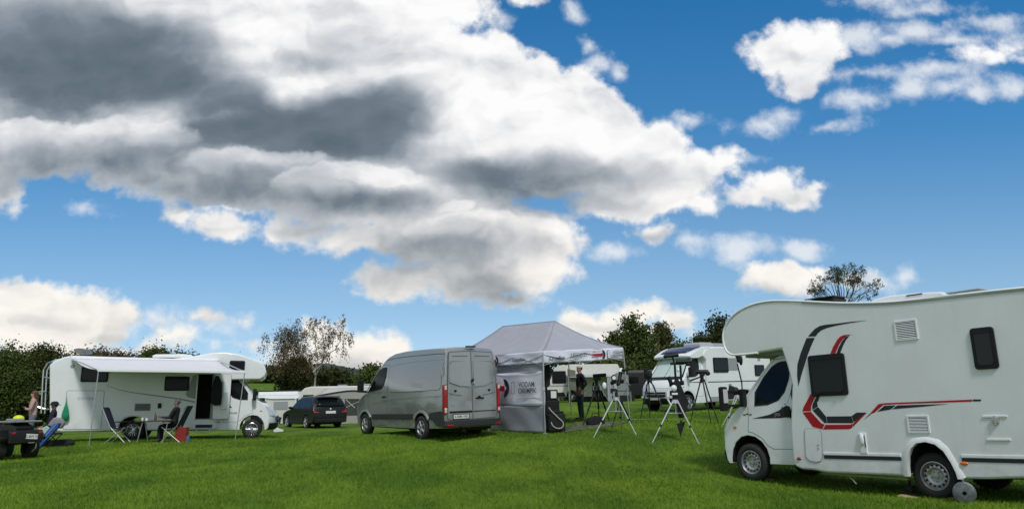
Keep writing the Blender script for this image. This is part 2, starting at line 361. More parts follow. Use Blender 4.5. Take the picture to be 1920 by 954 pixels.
# ------------------------------------------------------------------ terrain
POSE_A = (5.312, 15.921, -1.587, 2.2083, .0244, .0044)
POSE_B = (-10.12, 30.42, -1.172, .2957, .0178, -.0114)
KV = .96            # the van stands a little nearer than a full size fit gives
POSE_V = (-4.25 * KV, 27.121 * KV, -.993 * KV, 2.2251, -.0167, -.0169)
POSE_C = (6.607, 33.571, -.544, 3.8286, .0156, -.0081)
ctrl = []
def _ground_from(p, pts):
    M = pose(p)
    for q in pts: w = M @ Vector(q); ctrl.append((w.x, w.y, w.z))
_ground_from(POSE_A, [(0, 1, 0), (0, -1, 0), (-3.45, 1, -.12), (-3.45, -1, -.12)])
_ground_from(POSE_B, [(0, -1, 0), (-4.03, -1, 0), (0, 1, 0), (-4.03, 1, 0)])
_ground_from(POSE_V, [(0, 1, 0), (-3.66, 1, 0), (0, -1, 0), (-3.66, -1, 0)])
_ground_from(POSE_C, [(0, 1, 0), (0, -1, 0), (-3.8, 1, 0)])
for u, v, Y in ((1022, 812, 22.14), (1181, 788, 24.2), (1072, 787, 26.26), (1153, 818, 20.5), (1267, 827, 19.5), (1330, 793, 24.5), (590, 799, 43), (850, 805, 24), (1076, 760, 38), (20, 857, 22), (60, 836, 26), (240, 829, 26.5), (1200, 752, 46)):
    w = at(u, v, Y); ctrl.append(tuple(w))
def base_z(x, y):
    t = np.clip((x + 7) / 9, 0, 1); t = t * t * (3 - 2 * t)
    left = .38 + .0 * y; right = np.interp(y, [0, 12, 24, 33, 46, 70], [0, .02, .72, 1.08, 1.45, 1.7])
    z = left * (1 - t) + right * t
    far = np.clip((y - 60) / 60, 0, 1); far = far * far * (3 - 2 * far); z = z * (1 - far) + 1.6 * far
    hill = np.clip((y - 95) / 130, 0, 1) ** 1.4 * 6.6 * np.clip((-x + 20) / 90, 0, 1)
    return z + hill + .0 * x
_c = np.array(ctrl); _sg = 3.6
_K = np.exp(-((_c[:, None, :2] - _c[None, :, :2]) ** 2).sum(-1) / (2 * _sg ** 2)) + np.eye(len(_c)) * .02
_w = np.linalg.solve(_K, _c[:, 2] - base_z(_c[:, 0], _c[:, 1]))
def gz(x, y):
    x = np.asarray(x, float); y = np.asarray(y, float); z = base_z(x, y)
    for (cx, cy, _), w in zip(_c, _w): z = z + w * np.exp(-((x - cx) ** 2 + (y - cy) ** 2) / (2 * _sg ** 2))
    return z
def gzf(x, y): return float(gz(x, y))
def build_ground():
    ys = np.concatenate([np.linspace(-30, 6, 10), np.linspace(6.5, 60, 150), np.geomspace(61, 1500, 60)])
    xs = np.concatenate([-np.geomspace(1500, 41, 30), np.linspace(-40, 40, 161), np.geomspace(41, 1500, 30)])
    X, Y = np.meshgrid(xs, ys); Z = gz(X, Y); nx = len(xs); ny = len(ys)
    me = bpy.data.meshes.new('ground'); V = np.stack([X, Y, Z], -1).reshape(-1, 3)
    F = [(r * nx + c, r * nx + c + 1, (r + 1) * nx + c + 1, (r + 1) * nx + c) for r in range(ny - 1) for c in range(nx - 1)]
    me.from_pydata(V.tolist(), [], F); me.shade_smooth()
    m = bpy.data.materials.new('meadow'); m.use_nodes = True; N = NT(m.node_tree); b = N.n['Principled BSDF']; b.inputs['Roughness'].default_value = .95; b.inputs['Specular IOR Level'].default_value = .15
    tc = N.new('ShaderNodeTexCoord').outputs['Object']
    big = N.noise(tc, .10, 4, .6); mid = N.noise(N.v('MULTIPLY', tc, (1, .55, 1)), .55, 5, .65); fine = N.noise(tc, 7, 6, .7); vf = N.noise(tc, 38, 4, .7)
    c = N.mix(N.rng(mid, .35, .68), (.057, .124, .010), (.122, .215, .018))
    c = N.mix(N.rng(big, .40, .62), c, N.mix(1.0, c, (1.32, 1.1, .9), 'MULTIPLY'))
    c = N.mix(N.m('MULTIPLY', N.rng(N.noise(N.v('MULTIPLY', tc, (.35, 1, 1)), .8, 5, .7), .56, .75), .5), c, (.17, .19, .045))      # drier and trodden patches
    c = N.mix(N.m('MULTIPLY', N.rng(fine, .50, .78), .55), c, (.022, .052, .006))
    c = N.mix(N.m('MULTIPLY', N.rng(vf, .55, .8), .35), c, (.18, .20, .05))
    N.l.new(c, b.inputs['Base Color'])
    bn = N.new('ShaderNodeBump'); bn.inputs['Strength'].default_value = .9; bn.inputs['Distance'].default_value = .05
    N.l.new(N.m('ADD', fine, N.m('MULTIPLY', vf, .5)), bn.inputs['Height']); N.l.new(bn.outputs[0], b.inputs['Normal'])
    me.materials.append(m); o = bpy.data.objects.new('ground', me); COL.objects.link(o); struct(o); o['label'] = 'mown green meadow of the camp site'
build_ground()
def build_grass():
    rs = np.random.RandomState(3); n = 420000
    y = 8.0 * (34 / 8.0) ** (rs.rand(n) ** .85); x = (rs.rand(n) * 2 - 1) * (y * .70 + .4)
    keep = np.ones(n, bool)
    for (px_, py_) in ((.0, .0),): pass
    M = pose(POSE_A).inverted(); 
    cl = np.sin(x * 1.7 + np.sin(y * 1.3) * 1.5) * np.sin(y * 1.1 + x * .4); x, y, cl = x[keep], y[keep], cl[keep]; n = len(x)
    z = gz(x, y); h = (.022 + .035 * rs.rand(n) ** 1.5 + .012 * np.clip(cl, 0, 1)) * (1 + (y - 10) * .012); w = .0028 + .0004 * y * rs.rand(n); a = rs.rand(n) * np.pi
    lx, ly = (rs.randn(2, n) * .5) * h
    V = np.empty((n, 3, 3)); V[:, 0] = np.stack([x - w * np.cos(a), y - w * np.sin(a), z - .003], -1); V[:, 1] = np.stack([x + w * np.cos(a), y + w * np.sin(a), z - .003], -1); V[:, 2] = np.stack([x + lx, y + ly, z + h], -1)
    me = bpy.data.meshes.new('grass'); me.vertices.add(3 * n); me.vertices.foreach_set('co', V.ravel()); me.loops.add(3 * n); me.loops.foreach_set('vertex_index', np.arange(3 * n, dtype=np.int32))
    me.polygons.add(n); me.polygons.foreach_set('loop_start', np.arange(0, 3 * n, 3, dtype=np.int32)); me.update(); me.validate()
    m = bpy.data.materials.new('grass_blades'); m.use_nodes = True; N = NT(m.node_tree); b = N.n['Principled BSDF']; b.inputs['Roughness'].default_value = .7; b.inputs['Specular IOR Level'].default_value = .2
    tc = N.new('ShaderNodeTexCoord').outputs['Object']; g = N.new('ShaderNodeNewGeometry')
    c = N.mix(N.rng(N.noise(N.v('MULTIPLY', tc, (1, .55, 1)), .55, 5, .65), .35, .68), (.076, .162, .012), (.155, .265, .022))
    c = N.mix(g.outputs['Random Per Island'], c, N.mix(1.0, c, (1.3, 1.18, 1.15), 'MULTIPLY'))
    N.l.new(c, b.inputs['Base Color']); me.materials.append(m)
    o = bpy.data.objects.new('grass', me); COL.objects.link(o); tag(o, 'short tufted green grass covering the near meadow', 'grass', kind='stuff')
build_grass()

# ------------------------------------------------------------------ trees
def foliage_mat(name, dark, light, warm=None):
    if name in MATS: return MATS[name]
    m = bpy.data.materials.new(name); MATS[name] = m; m.use_nodes = True; N = NT(m.node_tree); b = N.n['Principled BSDF']; b.inputs['Roughness'].default_value = .75; b.inputs['Specular IOR Level'].default_value = .15
    tc = N.new('ShaderNodeTexCoord').outputs['Object']; g = N.new('ShaderNodeNewGeometry')
    c = N.mix(N.rng(N.noise(tc, .45, 3, .6), .35, .65), dark, light)
    c = N.mix(N.m('MULTIPLY', g.outputs['Random Per Island'], .7), c, N.mix(1.0, c, (1.7, 1.6, 1.4), 'MULTIPLY'))
    N.l.new(c, b.inputs['Base Color']); return m
LEAF_D = foliage_mat('leaf_dark', (.024, .035, .011), (.052, .066, .019))
LEAF_M = foliage_mat('leaf_mid', (.034, .054, .013), (.074, .098, .026))
LEAF_O = foliage_mat('leaf_olive', (.045, .055, .020), (.085, .085, .035))
LEAF_B = foliage_mat('leaf_brown', (.062, .048, .026), (.115, .090, .050))
BARK = mat('bark', (.10, .085, .065), .95, var=.3, vscale=8, bump=.8)
BIRCH = mat('birch_bark', (.42, .38, .33), .9, var=.35, vscale=4, bump=.5)
def leaves_mesh(name, pts, size, m, rs, parent):
    n = len(pts); pts = np.asarray(pts); d1 = rs.randn(n, 3); d1 /= np.linalg.norm(d1, axis=1)[:, None]; d2 = np.cross(d1, rs.randn(n, 3)); d2 /= np.linalg.norm(d2, axis=1)[:, None]
    s = size * (.5 + rs.rand(n))[:, None]; V = np.stack([pts - d1 * s, pts - d2 * s * .55, pts + d1 * s, pts + d2 * s * .55], 1)
    me = bpy.data.meshes.new(name); me.vertices.add(4 * n); me.vertices.foreach_set('co', V.ravel()); me.loops.add(4 * n); me.loops.foreach_set('vertex_index', np.arange(4 * n, dtype=np.int32))
    me.polygons.add(n); me.polygons.foreach_set('loop_start', np.arange(0, 4 * n, 4, dtype=np.int32)); me.update(); me.validate(); me.materials.append(m)
    o = bpy.data.objects.new(name, me); COL.objects.link(o); o.parent = parent; return o
def crown_pts(ells, n_clump, per, clump_r, rs):
    """clumps of leaves spread through the volume of a few ellipsoids, more of them near the outside"""
    vol = np.array([a[3] * a[4] * a[5] for a in ells]) ** .75; vol /= vol.sum(); out = []
    ks = rs.choice(len(ells), n_clump, p=vol)
    for k in ks:
        cx, cy, cz, rx, ry, rz = ells[k]; d = rs.randn(3); d /= np.linalg.norm(d); r = rs.rand() ** .33 * (.9 + .22 * rs.rand())
        c = np.array([cx + d[0] * rx * r, cy + d[1] * ry * r, cz + d[2] * rz * r]); cr = clump_r * (.5 + rs.rand())
        q = rs.randn(int(per * (.5 + rs.rand())), 3) * cr * np.array([1, 1, .75]); out.append(c + q * .6)
    return np.concatenate(out)
def branches(mb, p, d, L, r, depth, rs, spread=.5, tips=None, up=.15, nb=3):
    q = p + d * L; mb.tube(p, q, r, r * .68, 5 if depth < 2 else 4, caps=False)
    if depth == 0:
        if tips is not None: tips.append(tuple(q))
        return
    for k in range(nb):
        e = Vector(rs.randn(3)) * spread; nd = (d + e + Vector((0, 0, up))).normalized(); branches(mb, q, nd, L * (.62 + .25 * rs.rand()), r * .6, depth - 1, rs, spread, tips, up, nb)
def tree(name, label, x, y, h, w, lm, seed, n_clump=260, per=28, leaf=.16, clump=.55, trunk=.25, low=.15, group=None, cat='tree', lobes=7, depth_w=None, shape=1.0):
    rs = np.random.RandomState(seed); z = gzf(x, y); t = empty(name, Matrix.Translation((x, y, z)), label, cat, group)
    dw = depth_w or w; el = []
    for k in range(lobes):
        a = rs.rand() * 6.28; f = rs.rand(); zz = h * (low + (1 - low) * (.25 + .55 * f)); wid = (1 - .55 * f * shape)
        el.append((math.cos(a) * w * .27 * wid, math.sin(a) * dw * .27 * wid, zz, w * .28 * wid, dw * .28 * wid, h * (1 - low) * .24))
    el.append((0, 0, h * (low + (1 - low) * .45), w * .36, dw * .36, h * (1 - low) * .44)); el.append((rs.randn() * w * .06, 0, h * .80, w * .24, dw * .24, h * .19))
    leaves_mesh('crown', crown_pts(el, n_clump, per, clump, rs), leaf, lm, rs, t)
    mb = MB(); branches(mb, Vector((0, 0, -.3)), Vector((rs.randn() * .04, rs.randn() * .04, 1)).normalized(), h * .3, trunk, 3, rs, .42)
    mb.build('trunk', BARK, t); return t
def tpx(u, v, Y): p = at(u, v, Y); return p.x, p.y, p.z - gzf(p.x, p.y)
TG_L = 'dark trees behind the awning motorhome'
# the wooded edge at the left: each crown stands for one tree
for i, (u, v, Y, wpx, lm, lab) in enumerate([
    (-40, 650, 60, 130, LEAF_D, 'dense dark green tree at the left border of the photo'),
    (22, 646, 58, 110, LEAF_M, 'tall broad green tree above the quad bike'),
    (84, 652, 60, 90, LEAF_D, 'dark green tree just left of the motorhome bike rack'),
    (135, 664, 85, 70, LEAF_O, 'olive tree top behind the satellite dish'),
    (185, 660, 90, 70, LEAF_B, 'brownish tree top over the left end of the awning'),
    (232, 663, 92, 66, LEAF_B, 'brown tinged tree top over the middle of the awning'),
    (285, 653, 88, 84, LEAF_M, 'rounded green tree top left of the roof box of the awning motorhome'),
    (340, 668, 95, 70, LEAF_D, 'low dark tree hidden behind the alcove of the awning motorhome'),
    (452, 694, 232, 70, LEAF_D, 'far dark tree on the green rise under the alcove nose of the awning motorhome')]):
    x, y, h = tpx(u, v, Y); w = wpx / F_PX * Y
    tree('broadleaf_tree', lab, x, y, h, w * 1.15, lm, 40 + i, n_clump=1100, per=44, leaf=.0015 * Y, clump=.62 * Y / 60, low=.0, group=TG_L, lobes=9)
# scrub and trees in the middle distance
for i, (u, v, Y, wpx, lm, lab) in enumerate([
    (512, 690, 228, 60, LEAF_D, 'far dark tree on the green rise left of the birch'),
    (560, 672, 118, 70, LEAF_D, 'dark brown green tree standing left of the birch trunk'),
    (625, 695, 120, 80, LEAF_D, 'dark tree standing right of the birch trunk'),
    (700, 690, 115, 46, LEAF_M, 'green tree between the birch and the silver van')]):
    x, y, h = tpx(u, v, Y); w = wpx / F_PX * Y
    tree('bushy_tree', lab, x, y, h, w * 1.2, lm, 60 + i, n_clump=600, per=40, leaf=.0018 * Y, clump=1.0, low=0, group='trees behind the dark car', lobes=8)
def birch():
    x, y, h = tpx(588, 603, 112); rs = np.random.RandomState(8); t = empty('birch_tree', Matrix.Translation((x, y, gzf(x, y))), 'tall thin birch with pale forked trunk and sparse brown drooping leaves', 'tree')
    mb = MB(); tips = []; s = 112 / F_PX; z0 = gzf(x, y) ; b0 = Vector((0, 0, 0))
    P = lambda u, v: Vector((at(u, v, 112).x - x, rs.randn() * .8, at(u, v, 112).z - z0))
    fork = P(591, 705); mb.tube(b0 + Vector((.3, 0, 0)), fork, .20, .14, 6)
    limbs = [[(588, 700), (583, 680), (578, 665), (570, 640), (560, 615)], [(594, 698), (604, 682), (612, 665), (621, 645), (633, 612)], [(590, 695), (592, 670), (590, 645), (585, 620), (572, 603)], [(586, 690), (560, 665), (540, 640), (522, 625)],
             [(604, 682), (608, 655), (607, 630), (603, 612)], [(578, 665), (552, 650), (530, 640), (512, 650)], [(612, 665), (628, 655), (638, 640), (642, 625)]]
    for L in limbs:
        pts = [fork] + [P(*q) for q in L]
        for k in range(len(pts) - 1):
            mb.tube(pts[k], pts[k + 1], .10 * (1 - k / 6), .10 * (1 - (k + 1) / 6), 5, caps=False)
            if k > 0:
                for j in range(3): branches(mb, pts[k + 1], (Vector(rs.randn(3)) * .7 + Vector((0, 0, .5))).normalized(), .75, .022, 2, rs, .55, tips, -.1, 2)
    mb.build('trunk', BIRCH, t)
    pts = []
    for q in tips:
        for k in range(3):
            o = np.array(q) + rs.randn(3) * .25
            for j in range(8): pts.append(o + np.array([rs.randn() * .10, rs.randn() * .10, -.18 * j * rs.rand() - .05]))
    for (u, v, ru, rv, n) in ((532, 655, 20, 36, 2600), (552, 635, 18, 26, 1700), (560, 680, 26, 26, 2200), (520, 685, 20, 22, 1200)):
        c = P(u, v); r = rs.randn(n, 3) * np.array([ru * s, 1.0, rv * s]) * .5; pts += list(np.array(c) + r)
    leaves_mesh('crown', pts, .10, LEAF_B, rs, t)
birch()
# hedge and trees behind the tent and the solar-roofed motorhome
for i, (u, v, Y, wpx, lm, lab) in enumerate([
    (1190, 588, 72, 80, LEAF_M, 'tall round green tree rising above the right corner of the tent roof'),
    (1152, 618, 76, 44, LEAF_M, 'thin leafy tree at the left edge of the tall round tree'),
    (1240, 603, 80, 40, LEAF_O, 'slender tree with a ragged top right of the tall round tree'),
    (1275, 638, 78, 56, LEAF_M, 'lower green tree sloping down behind the solar panelled motorhome'),
    (1352, 586, 66, 64, LEAF_D, 'dark tree reaching up at the alcove of the near motorhome'),
    (1318, 626, 68, 52, LEAF_D, 'dark tree just left of the dark tree at the near alcove'),
    (1400, 640, 66, 80, LEAF_D, 'dark tree mostly hidden behind the alcove of the near motorhome')]):
    x, y, h = tpx(u, v, Y); w = wpx / F_PX * Y
    tree('broadleaf_tree', lab, x, y, h, w * 1.2, lm, 80 + i, n_clump=420, per=32, leaf=.12, clump=.5, low=.1, group='trees behind the tent', lobes=8, shape=.8)
def hedge(label, u0, u1, vtop, Y, seed, lm):
    rs = np.random.RandomState(seed); a = at(u0, vtop, Y); b = at(u1, vtop, Y); cx = (a.x + b.x) / 2; z = gzf(cx, Y); h = a.z - z; L = b.x - a.x
    t = empty('hedge', Matrix.Translation((cx, Y, z)), label, 'hedge', 'hedges behind the parked campers'); el = []
    n = max(4, int(L / 1.6))
    for k in range(n): el.append(((k + .5) / n * L - L / 2, rs.randn() * .4, h * (.42 + .06 * rs.randn()), L / n * .9, 1.6, h * .5))
    leaves_mesh('crown', crown_pts(el, int(L * 45), 34, .45, rs), .11, lm, rs, t)
    mb = MB()
    for k in range(n): mb.tube((el[k][0], 0, -.2), (el[k][0] + rs.randn() * .3, .2, h * .8), .09, .04, 5)
    mb.tube((-L / 2, 0, .3), (L / 2, 0, .3), .06, .05, 5)
    mb.build('stem', BARK, t)
hedge('dark green hedge seen through the open side of the tent', 900, 1130, 660, 58, 5, LEAF_D)
hedge('dark hedge between the tent corner and the solar panelled motorhome', 1125, 1330, 656, 62, 6, LEAF_M)
hedge('dark hedge behind the solar panelled motorhome at its rear end', 1325, 1560, 668, 60, 7, LEAF_D)
def bare_tree():
    x, y, h = tpx(1580, 494, 60); z0 = gzf(x, y); rs = np.random.RandomState(21); t = empty('sparse_tree', Matrix.Translation((x, y, z0)), 'nearly bare fan shaped tree showing above the roof of the near motorhome', 'tree')
    mb = MB(); tips = []; P = lambda u, v, dy=0: Vector((at(u, v, 60).x - x, dy, at(u, v, 60).z - z0)); root = P(1580, 640)
    mb.tube((0, 0, -.3), root, .3, .2, 7); fork = P(1580, 580); mb.tube(root, fork, .2, .15, 6)
    for k in range(26):
        a = (k + .5) / 26 * math.pi * .92 + .125; R = .92 + .12 * rs.rand(); u1 = 1580 - 47 * math.cos(a) * R; v1 = 562 - 53 * math.sin(a) * R
        dy = rs.randn() * 1.1; p = fork + Vector((0, 0, -.4 * rs.rand())); um = (1580 + u1) / 2 + rs.randn() * 4; vm = (578 + v1) / 2 + 3 * rs.randn(); q = P(um, vm, dy * .5); e = P(u1, v1, dy)
        mb.tube(p, q, .05, .03, 4, caps=False); mb.tube(q, e, .03, .015, 4, caps=False); tips.append(tuple(e))
        for j in range(5):
            f = .2 + .8 * rs.rand(); st = q.lerp(e, f); branches(mb, st, ((e - q).normalized() + Vector(rs.randn(3)) * .5).normalized(), .32, .012, 2, rs, .5, tips, .1, 2)
    mb.build('trunk', BARK, t); pts = []
    for q in tips:
        if rs.rand() < .75: pts += list(np.array(q) + rs.randn(12, 3) * .09)
    leaves_mesh('crown', pts, .055, LEAF_D, rs, t)
bare_tree()
def hills():
    mb = MB(); rs = np.random.RandomState(2); N_ = 80; rows = [[], [], []]
    for i in range(N_ + 1):
        u = -300 + i * (1500 / N_); f = math.exp(-((u - 600) / 140) ** 2); v = 725 - 44 * f + 1.5 * math.sin(u * .07) + rs.rand() * 1.0
        a = at(u, v, 900); rows[0].append((a.x, 620, 4)); rows[1].append((a.x, 900, a.z)); rows[2].append((a.x, 1300, 10))
    mb.grid(rows); m = mat('hazed_woodland', (.028, .046, .040), .95, var=.35, vscale=.03)  # distance haze is put into this blue-green base colour
    o = mb.build('hills', m); struct(o); o['label'] = 'distant wooded ridge between the birch and the silver van'
hills()

# ------------------------------------------------------------------ vehicles: shared builders
class Shell:
    """a cab or van body: side outline (x, z, bulge) swept across the width; walls lean in above the belt"""
    def __init__(s, front, rest, hw, belt, top, top_w, crown=.05, pw=3.0, crown_z=2.1):
        s.front = front; s.rest = rest; s.hw = hw; s.belt = belt; s.top = top; s.tw = top_w; s.crown = crown; s.pw = pw; s.cz = crown_z
    def sc(s, z): return 1.0 if z <= s.belt else 1 - (1 - s.tw) * (z - s.belt) / (s.top - s.belt)
    def P(s, x, z, w, t):
        g = 1 - abs(t) ** s.pw; return Vector((x + w * g, t * s.hw * s.sc(z), z + (s.crown * g * min(1, max(0, (z - s.cz) / .3)))))
    def mesh(s, name, mats, parent, ts=(-1, -.96, -.85, -.65, -.35, 0, .35, .65, .85, .96, 1), mside=None, bevel=.02):
        """front: points with index of the belt point s.front['belt'] ; outline runs rear-bottom -> front -> top -> rear-top"""
        pts = s.rest; n = len(pts); mb = MB(); vs = [s.P(*p, t) for t in ts for p in pts]; mb.v = [tuple(v) for v in vs]
        for k in range(len(ts) - 1):
            for i in range(n):
                j = (i + 1) % n; mb.f.append((k * n + i, k * n + j, (k + 1) * n + j, (k + 1) * n + i)); mb.mi.append(mside[i] if mside else 0)
        bi, bj = s.front  # indices of the two belt points (front one, rear one)
        for k in (0, len(ts) - 1):
            o = k * n; low = [o + i for i in range(0, bi + 1)] + [o + i for i in range(bj, n)]; up = [o + i for i in range(bi, bj + 1)]
            mb.f.append(tuple(low)); mb.mi.append(0); mb.f.append(tuple(up)); mb.mi.append(0)
        return mb.build(name, mats, parent, bevel=bevel, seg=2)
    def side(s, name, poly, sgn, m, parent, off=.004, th=.006, label=None, bevel=0):
        """a flat piece lying on the side wall, outline in (x, z)"""
        mb = MB(); n = len(poly)
        a = [Vector((x, sgn * (s.hw * s.sc(z) + off - th), z)) for x, z in poly]; b = [Vector((x, sgn * (s.hw * s.sc(z) + off), z)) for x, z in poly]
        mb.add(a + b, [tuple(range(n)), tuple(range(2 * n - 1, n - 1, -1))] + [(i, n + i, n + (i + 1) % n, (i + 1) % n) for i in range(n)])
        return mb.build(name, m, parent, bevel=bevel, smooth=0 if not bevel else 35, label=label)
    def line(s, name, poly, sgn, m, parent, r=.006, closed=False, off=0.0):
        mb = MB(); mb.path([(x, sgn * (s.hw * s.sc(z) + off), z) for x, z in poly], r, 5, closed=closed); return mb.build(name, m, parent, smooth=60)
    def patch(s, name, prof, t0, t1, m, parent, off=.008, nt=9, th=.012, taper=0.0):
        """a piece following the front: prof = list of (x, z, bulge) from bottom to top"""
        mb = MB(); rows = []; ins = []
        for i, p in enumerate(prof):
            q0 = prof[max(0, i - 1)]; q1 = prof[min(len(prof) - 1, i + 1)]; d = Vector((q1[0] + q1[2] - q0[0] - q0[2], 0, q1[1] - q0[1])).normalized(); nrm = Vector((d.z, 0, -d.x))
            k = i / (len(prof) - 1); ta = t0 + taper * k * (1 if t0 < 0 or t0 > 0 else 0) * (1 if t0 < t1 else -1); tb = t1 - taper * k
            R = []; I = []
            for j in range(nt):
                t = ta + (tb - ta) * j / (nt - 1); w = s.P(*p, t); side = Vector((0, math.copysign(min(1, abs(t)) ** 6 * .8, t), 0)); n_ = (nrm + side).normalized(); R.append(w + n_ * off); I.append(w + n_ * (off - th))
            rows.append(R); ins.append(I)
        nr, nc = len(rows), nt; vs = [p for r in rows for p in r] + [p for r in ins for p in r]; N0 = nr * nc; fs = []
        for r in range(nr - 1):
            for c in range(nc - 1): fs.append((r * nc + c, r * nc + c + 1, (r + 1) * nc + c + 1, (r + 1) * nc + c)); fs.append((N0 + r * nc + c, N0 + (r + 1) * nc + c, N0 + (r + 1) * nc + c + 1, N0 + r * nc + c + 1))
        per = [c for c in range(nc)] + [r * nc + nc - 1 for r in range(1, nr)] + [(nr - 1) * nc + c for c in range(nc - 2, -1, -1)] + [r * nc for r in range(nr - 2, 0, -1)]
        for i in range(len(per)): a, b = per[i], per[(i + 1) % len(per)]; fs.append((a, b, N0 + b, N0 + a))
        mb.add(vs, fs); return mb.build(name, m, parent, smooth=40)
def wheel(parent, x, y, z, R, rimr, side, style='steel', w=.22, steer=0):
    """wheel > tyre, rim ; side = +1 when the outer face looks to +y"""
    hub = MB(); Mx = Matrix.Translation((0, 0, 0)) @ Matrix.Rotation(-math.pi / 2 * side, 4, 'X')     # local Z -> outward
    hub.lathe([(0, -.08), (.13, -.08), (.13, .02), (0, .02)], Mx, 20)
    h = hub.build('wheel', BLACKM, parent); h.matrix_basis = Matrix.Translation((x, y, z)) @ Matrix.Rotation(steer, 4, 'Z')
    a = w / 2; ty = MB(); ty.lathe([(rimr - .01, -a + .02), (rimr + .01, -a), (R - .05, -a), (R - .015, -a + .02), (R, -a + .05), (R, 0), (R, a - .05), (R - .012, a - .02), (R - .045, a + .004), (rimr + .03, a + .006), (rimr + .006, a - .01), (rimr - .01, a - .03)], Mx, 40)
    for k in range(36):     # tread blocks
        an = 2 * math.pi * k / 36; q = Mx.to_3x3() @ Matrix.Rotation(an, 3, 'Z'); ty.box(q @ Vector((R + .001, 0, 0)), (.012, .035, w - .06), q)
    ty.build('tyre', RUBBER, h, smooth=40)
    rm = MB(); d = a - .02
    if style == 'steel':
        rm.lathe([(rimr, d + .012), (rimr - .012, d + .016), (rimr - .02, d), (rimr - .028, d - .055), (rimr * .82, d - .06), (rimr * .74, d - .03), (rimr * .60, d - .022), (rimr * .48, d - .034), (rimr * .40, d - .05), (rimr * .22, d - .05), (rimr * .20, d - .02), (0, d - .016)], Mx, 40)
        for k in range(14):
            an = 2 * math.pi * k / 14; p = Mx @ Vector((rimr * .72 * math.cos(an), rimr * .72 * math.sin(an), d - .030)); q = Mx @ Vector((rimr * .72 * math.cos(an), rimr * .72 * math.sin(an), d - .020)); rm.tube(p, q, .019, .019, 10, 1)
        for k in range(5):
            an = 2 * math.pi * k / 5 + .3; p = Mx @ Vector((rimr * .32 * math.cos(an), rimr * .32 * math.sin(an), d - .05)); q = Mx @ Vector((rimr * .32 * math.cos(an), rimr * .32 * math.sin(an), d - .02)); rm.tube(p, q, .013, .011, 6)
    else:
        n = {'spoke': 9, 'five': 5, 'multi': 16}[style]
        rm.lathe([(rimr, d + .012), (rimr - .012, d + .018), (rimr - .022, d), (rimr - .03, d - .09), (0, d - .10)], Mx, 40, mis=[0, 0, 0, 1])
        rm.lathe([(rimr * .26, d - .02), (rimr * .24, d + .004), (0, d + .008)], Mx, 20)
        for k in range(n):
            an = 2 * math.pi * k / n; u_ = Vector((math.cos(an), math.sin(an), 0)); p = Mx @ (u_ * rimr * .2 + Vector((0, 0, d - .012))); q = Mx @ (u_ * (rimr - .015) + Vector((0, 0, d - .004)))
            rot = (q - p).to_track_quat('X', 'Y').to_matrix(); wd = rimr * 1.9 / n
            rm.tube(p, q, wd * .55, wd * .42, 6)
    rm.build('rim', [STEEL if style != 'multi' else CHROME, BLACKM], h, smooth=35); return h
def ring(mb, poly, y, r, mi=0, n=6): mb.path([(x, y, z) for x, z in poly], r, n, mi, closed=True); return mb
def rounded(x0, z0, x1, z1, r, n=4):
    out = []
    for cx, cz, a0 in ((x1 - r, z1 - r, 0), (x0 + r, z1 - r, 90), (x0 + r, z0 + r, 180), (x1 - r, z0 + r, 270)):
        for k in range(n + 1): a = rad(a0 + 90 * k / n); out.append((cx + r * math.cos(a), cz + r * math.sin(a)))
    return out
def smooth_poly(P, k=3):
    """Catmull-Rom through an open chain"""
    P = [Vector(p) for p in P]; out = []
    for i in range(len(P) - 1):
        a = P[max(0, i - 1)]; b = P[i]; c = P[i + 1]; d = P[min(len(P) - 1, i + 2)]
        for j in range(k):
            t = j / k; out.append(tuple(.5 * ((2 * b) + (c - a) * t + (2 * a - 5 * b + 4 * c - d) * t * t + (3 * b - a - 3 * c + d) * t ** 3)))
    out.append(tuple(P[-1])); return out
def flat(name, poly, y, sgn, m, parent, th=.004, bevel=0, label=None):
    """flat piece on a vertical side wall y, proud by th"""
    mb = MB(); mb.prism(poly, y - sgn * .004, y + sgn * th); return mb.build(name, m, parent, bevel=bevel, smooth=35 if bevel else 0, label=label)
def framed_window(poly_in, poly_out, y, sgn, parent, glass=GLASSI, th=.035, name='window', label=None):
    w = MB().prism(poly_out, y - sgn * .01, y + sgn * th).build(name, BLACKP, parent, bevel=.012, label=label)
    MB().prism(poly_in, y + sgn * (th - .008), y + sgn * (th + .006)).build('pane', glass, w, bevel=.004); return w
def louvre(name, c, w, h, y, sgn, parent, n=9, m=WHITE2):
    cx, cz = c; mb = MB(); t = .022
    for (bx, bz, sx, sz) in ((cx, cz + h / 2 - t / 2, w, t), (cx, cz - h / 2 + t / 2, w, t), (cx - w / 2 + t / 2, cz, t, h - 2 * t), (cx + w / 2 - t / 2, cz, t, h - 2 * t)): mb.box((bx, y + sgn * .008, bz), (sx, .02, sz))
    mb.box((cx, y + sgn * .001, cz), (w - .03, .004, h - .03), mi=1)
    for k in range(n):
        z = cz - h / 2 + t + (k + .5) * (h - 2 * t) / n; mb.box((cx, y + sgn * .010, z), (w - 2 * t, .004, (h - 2 * t) / n * .52), Matrix.Rotation(sgn * rad(28), 3, 'X'))
    return mb.build(name, [m, SEAM], parent, smooth=0)
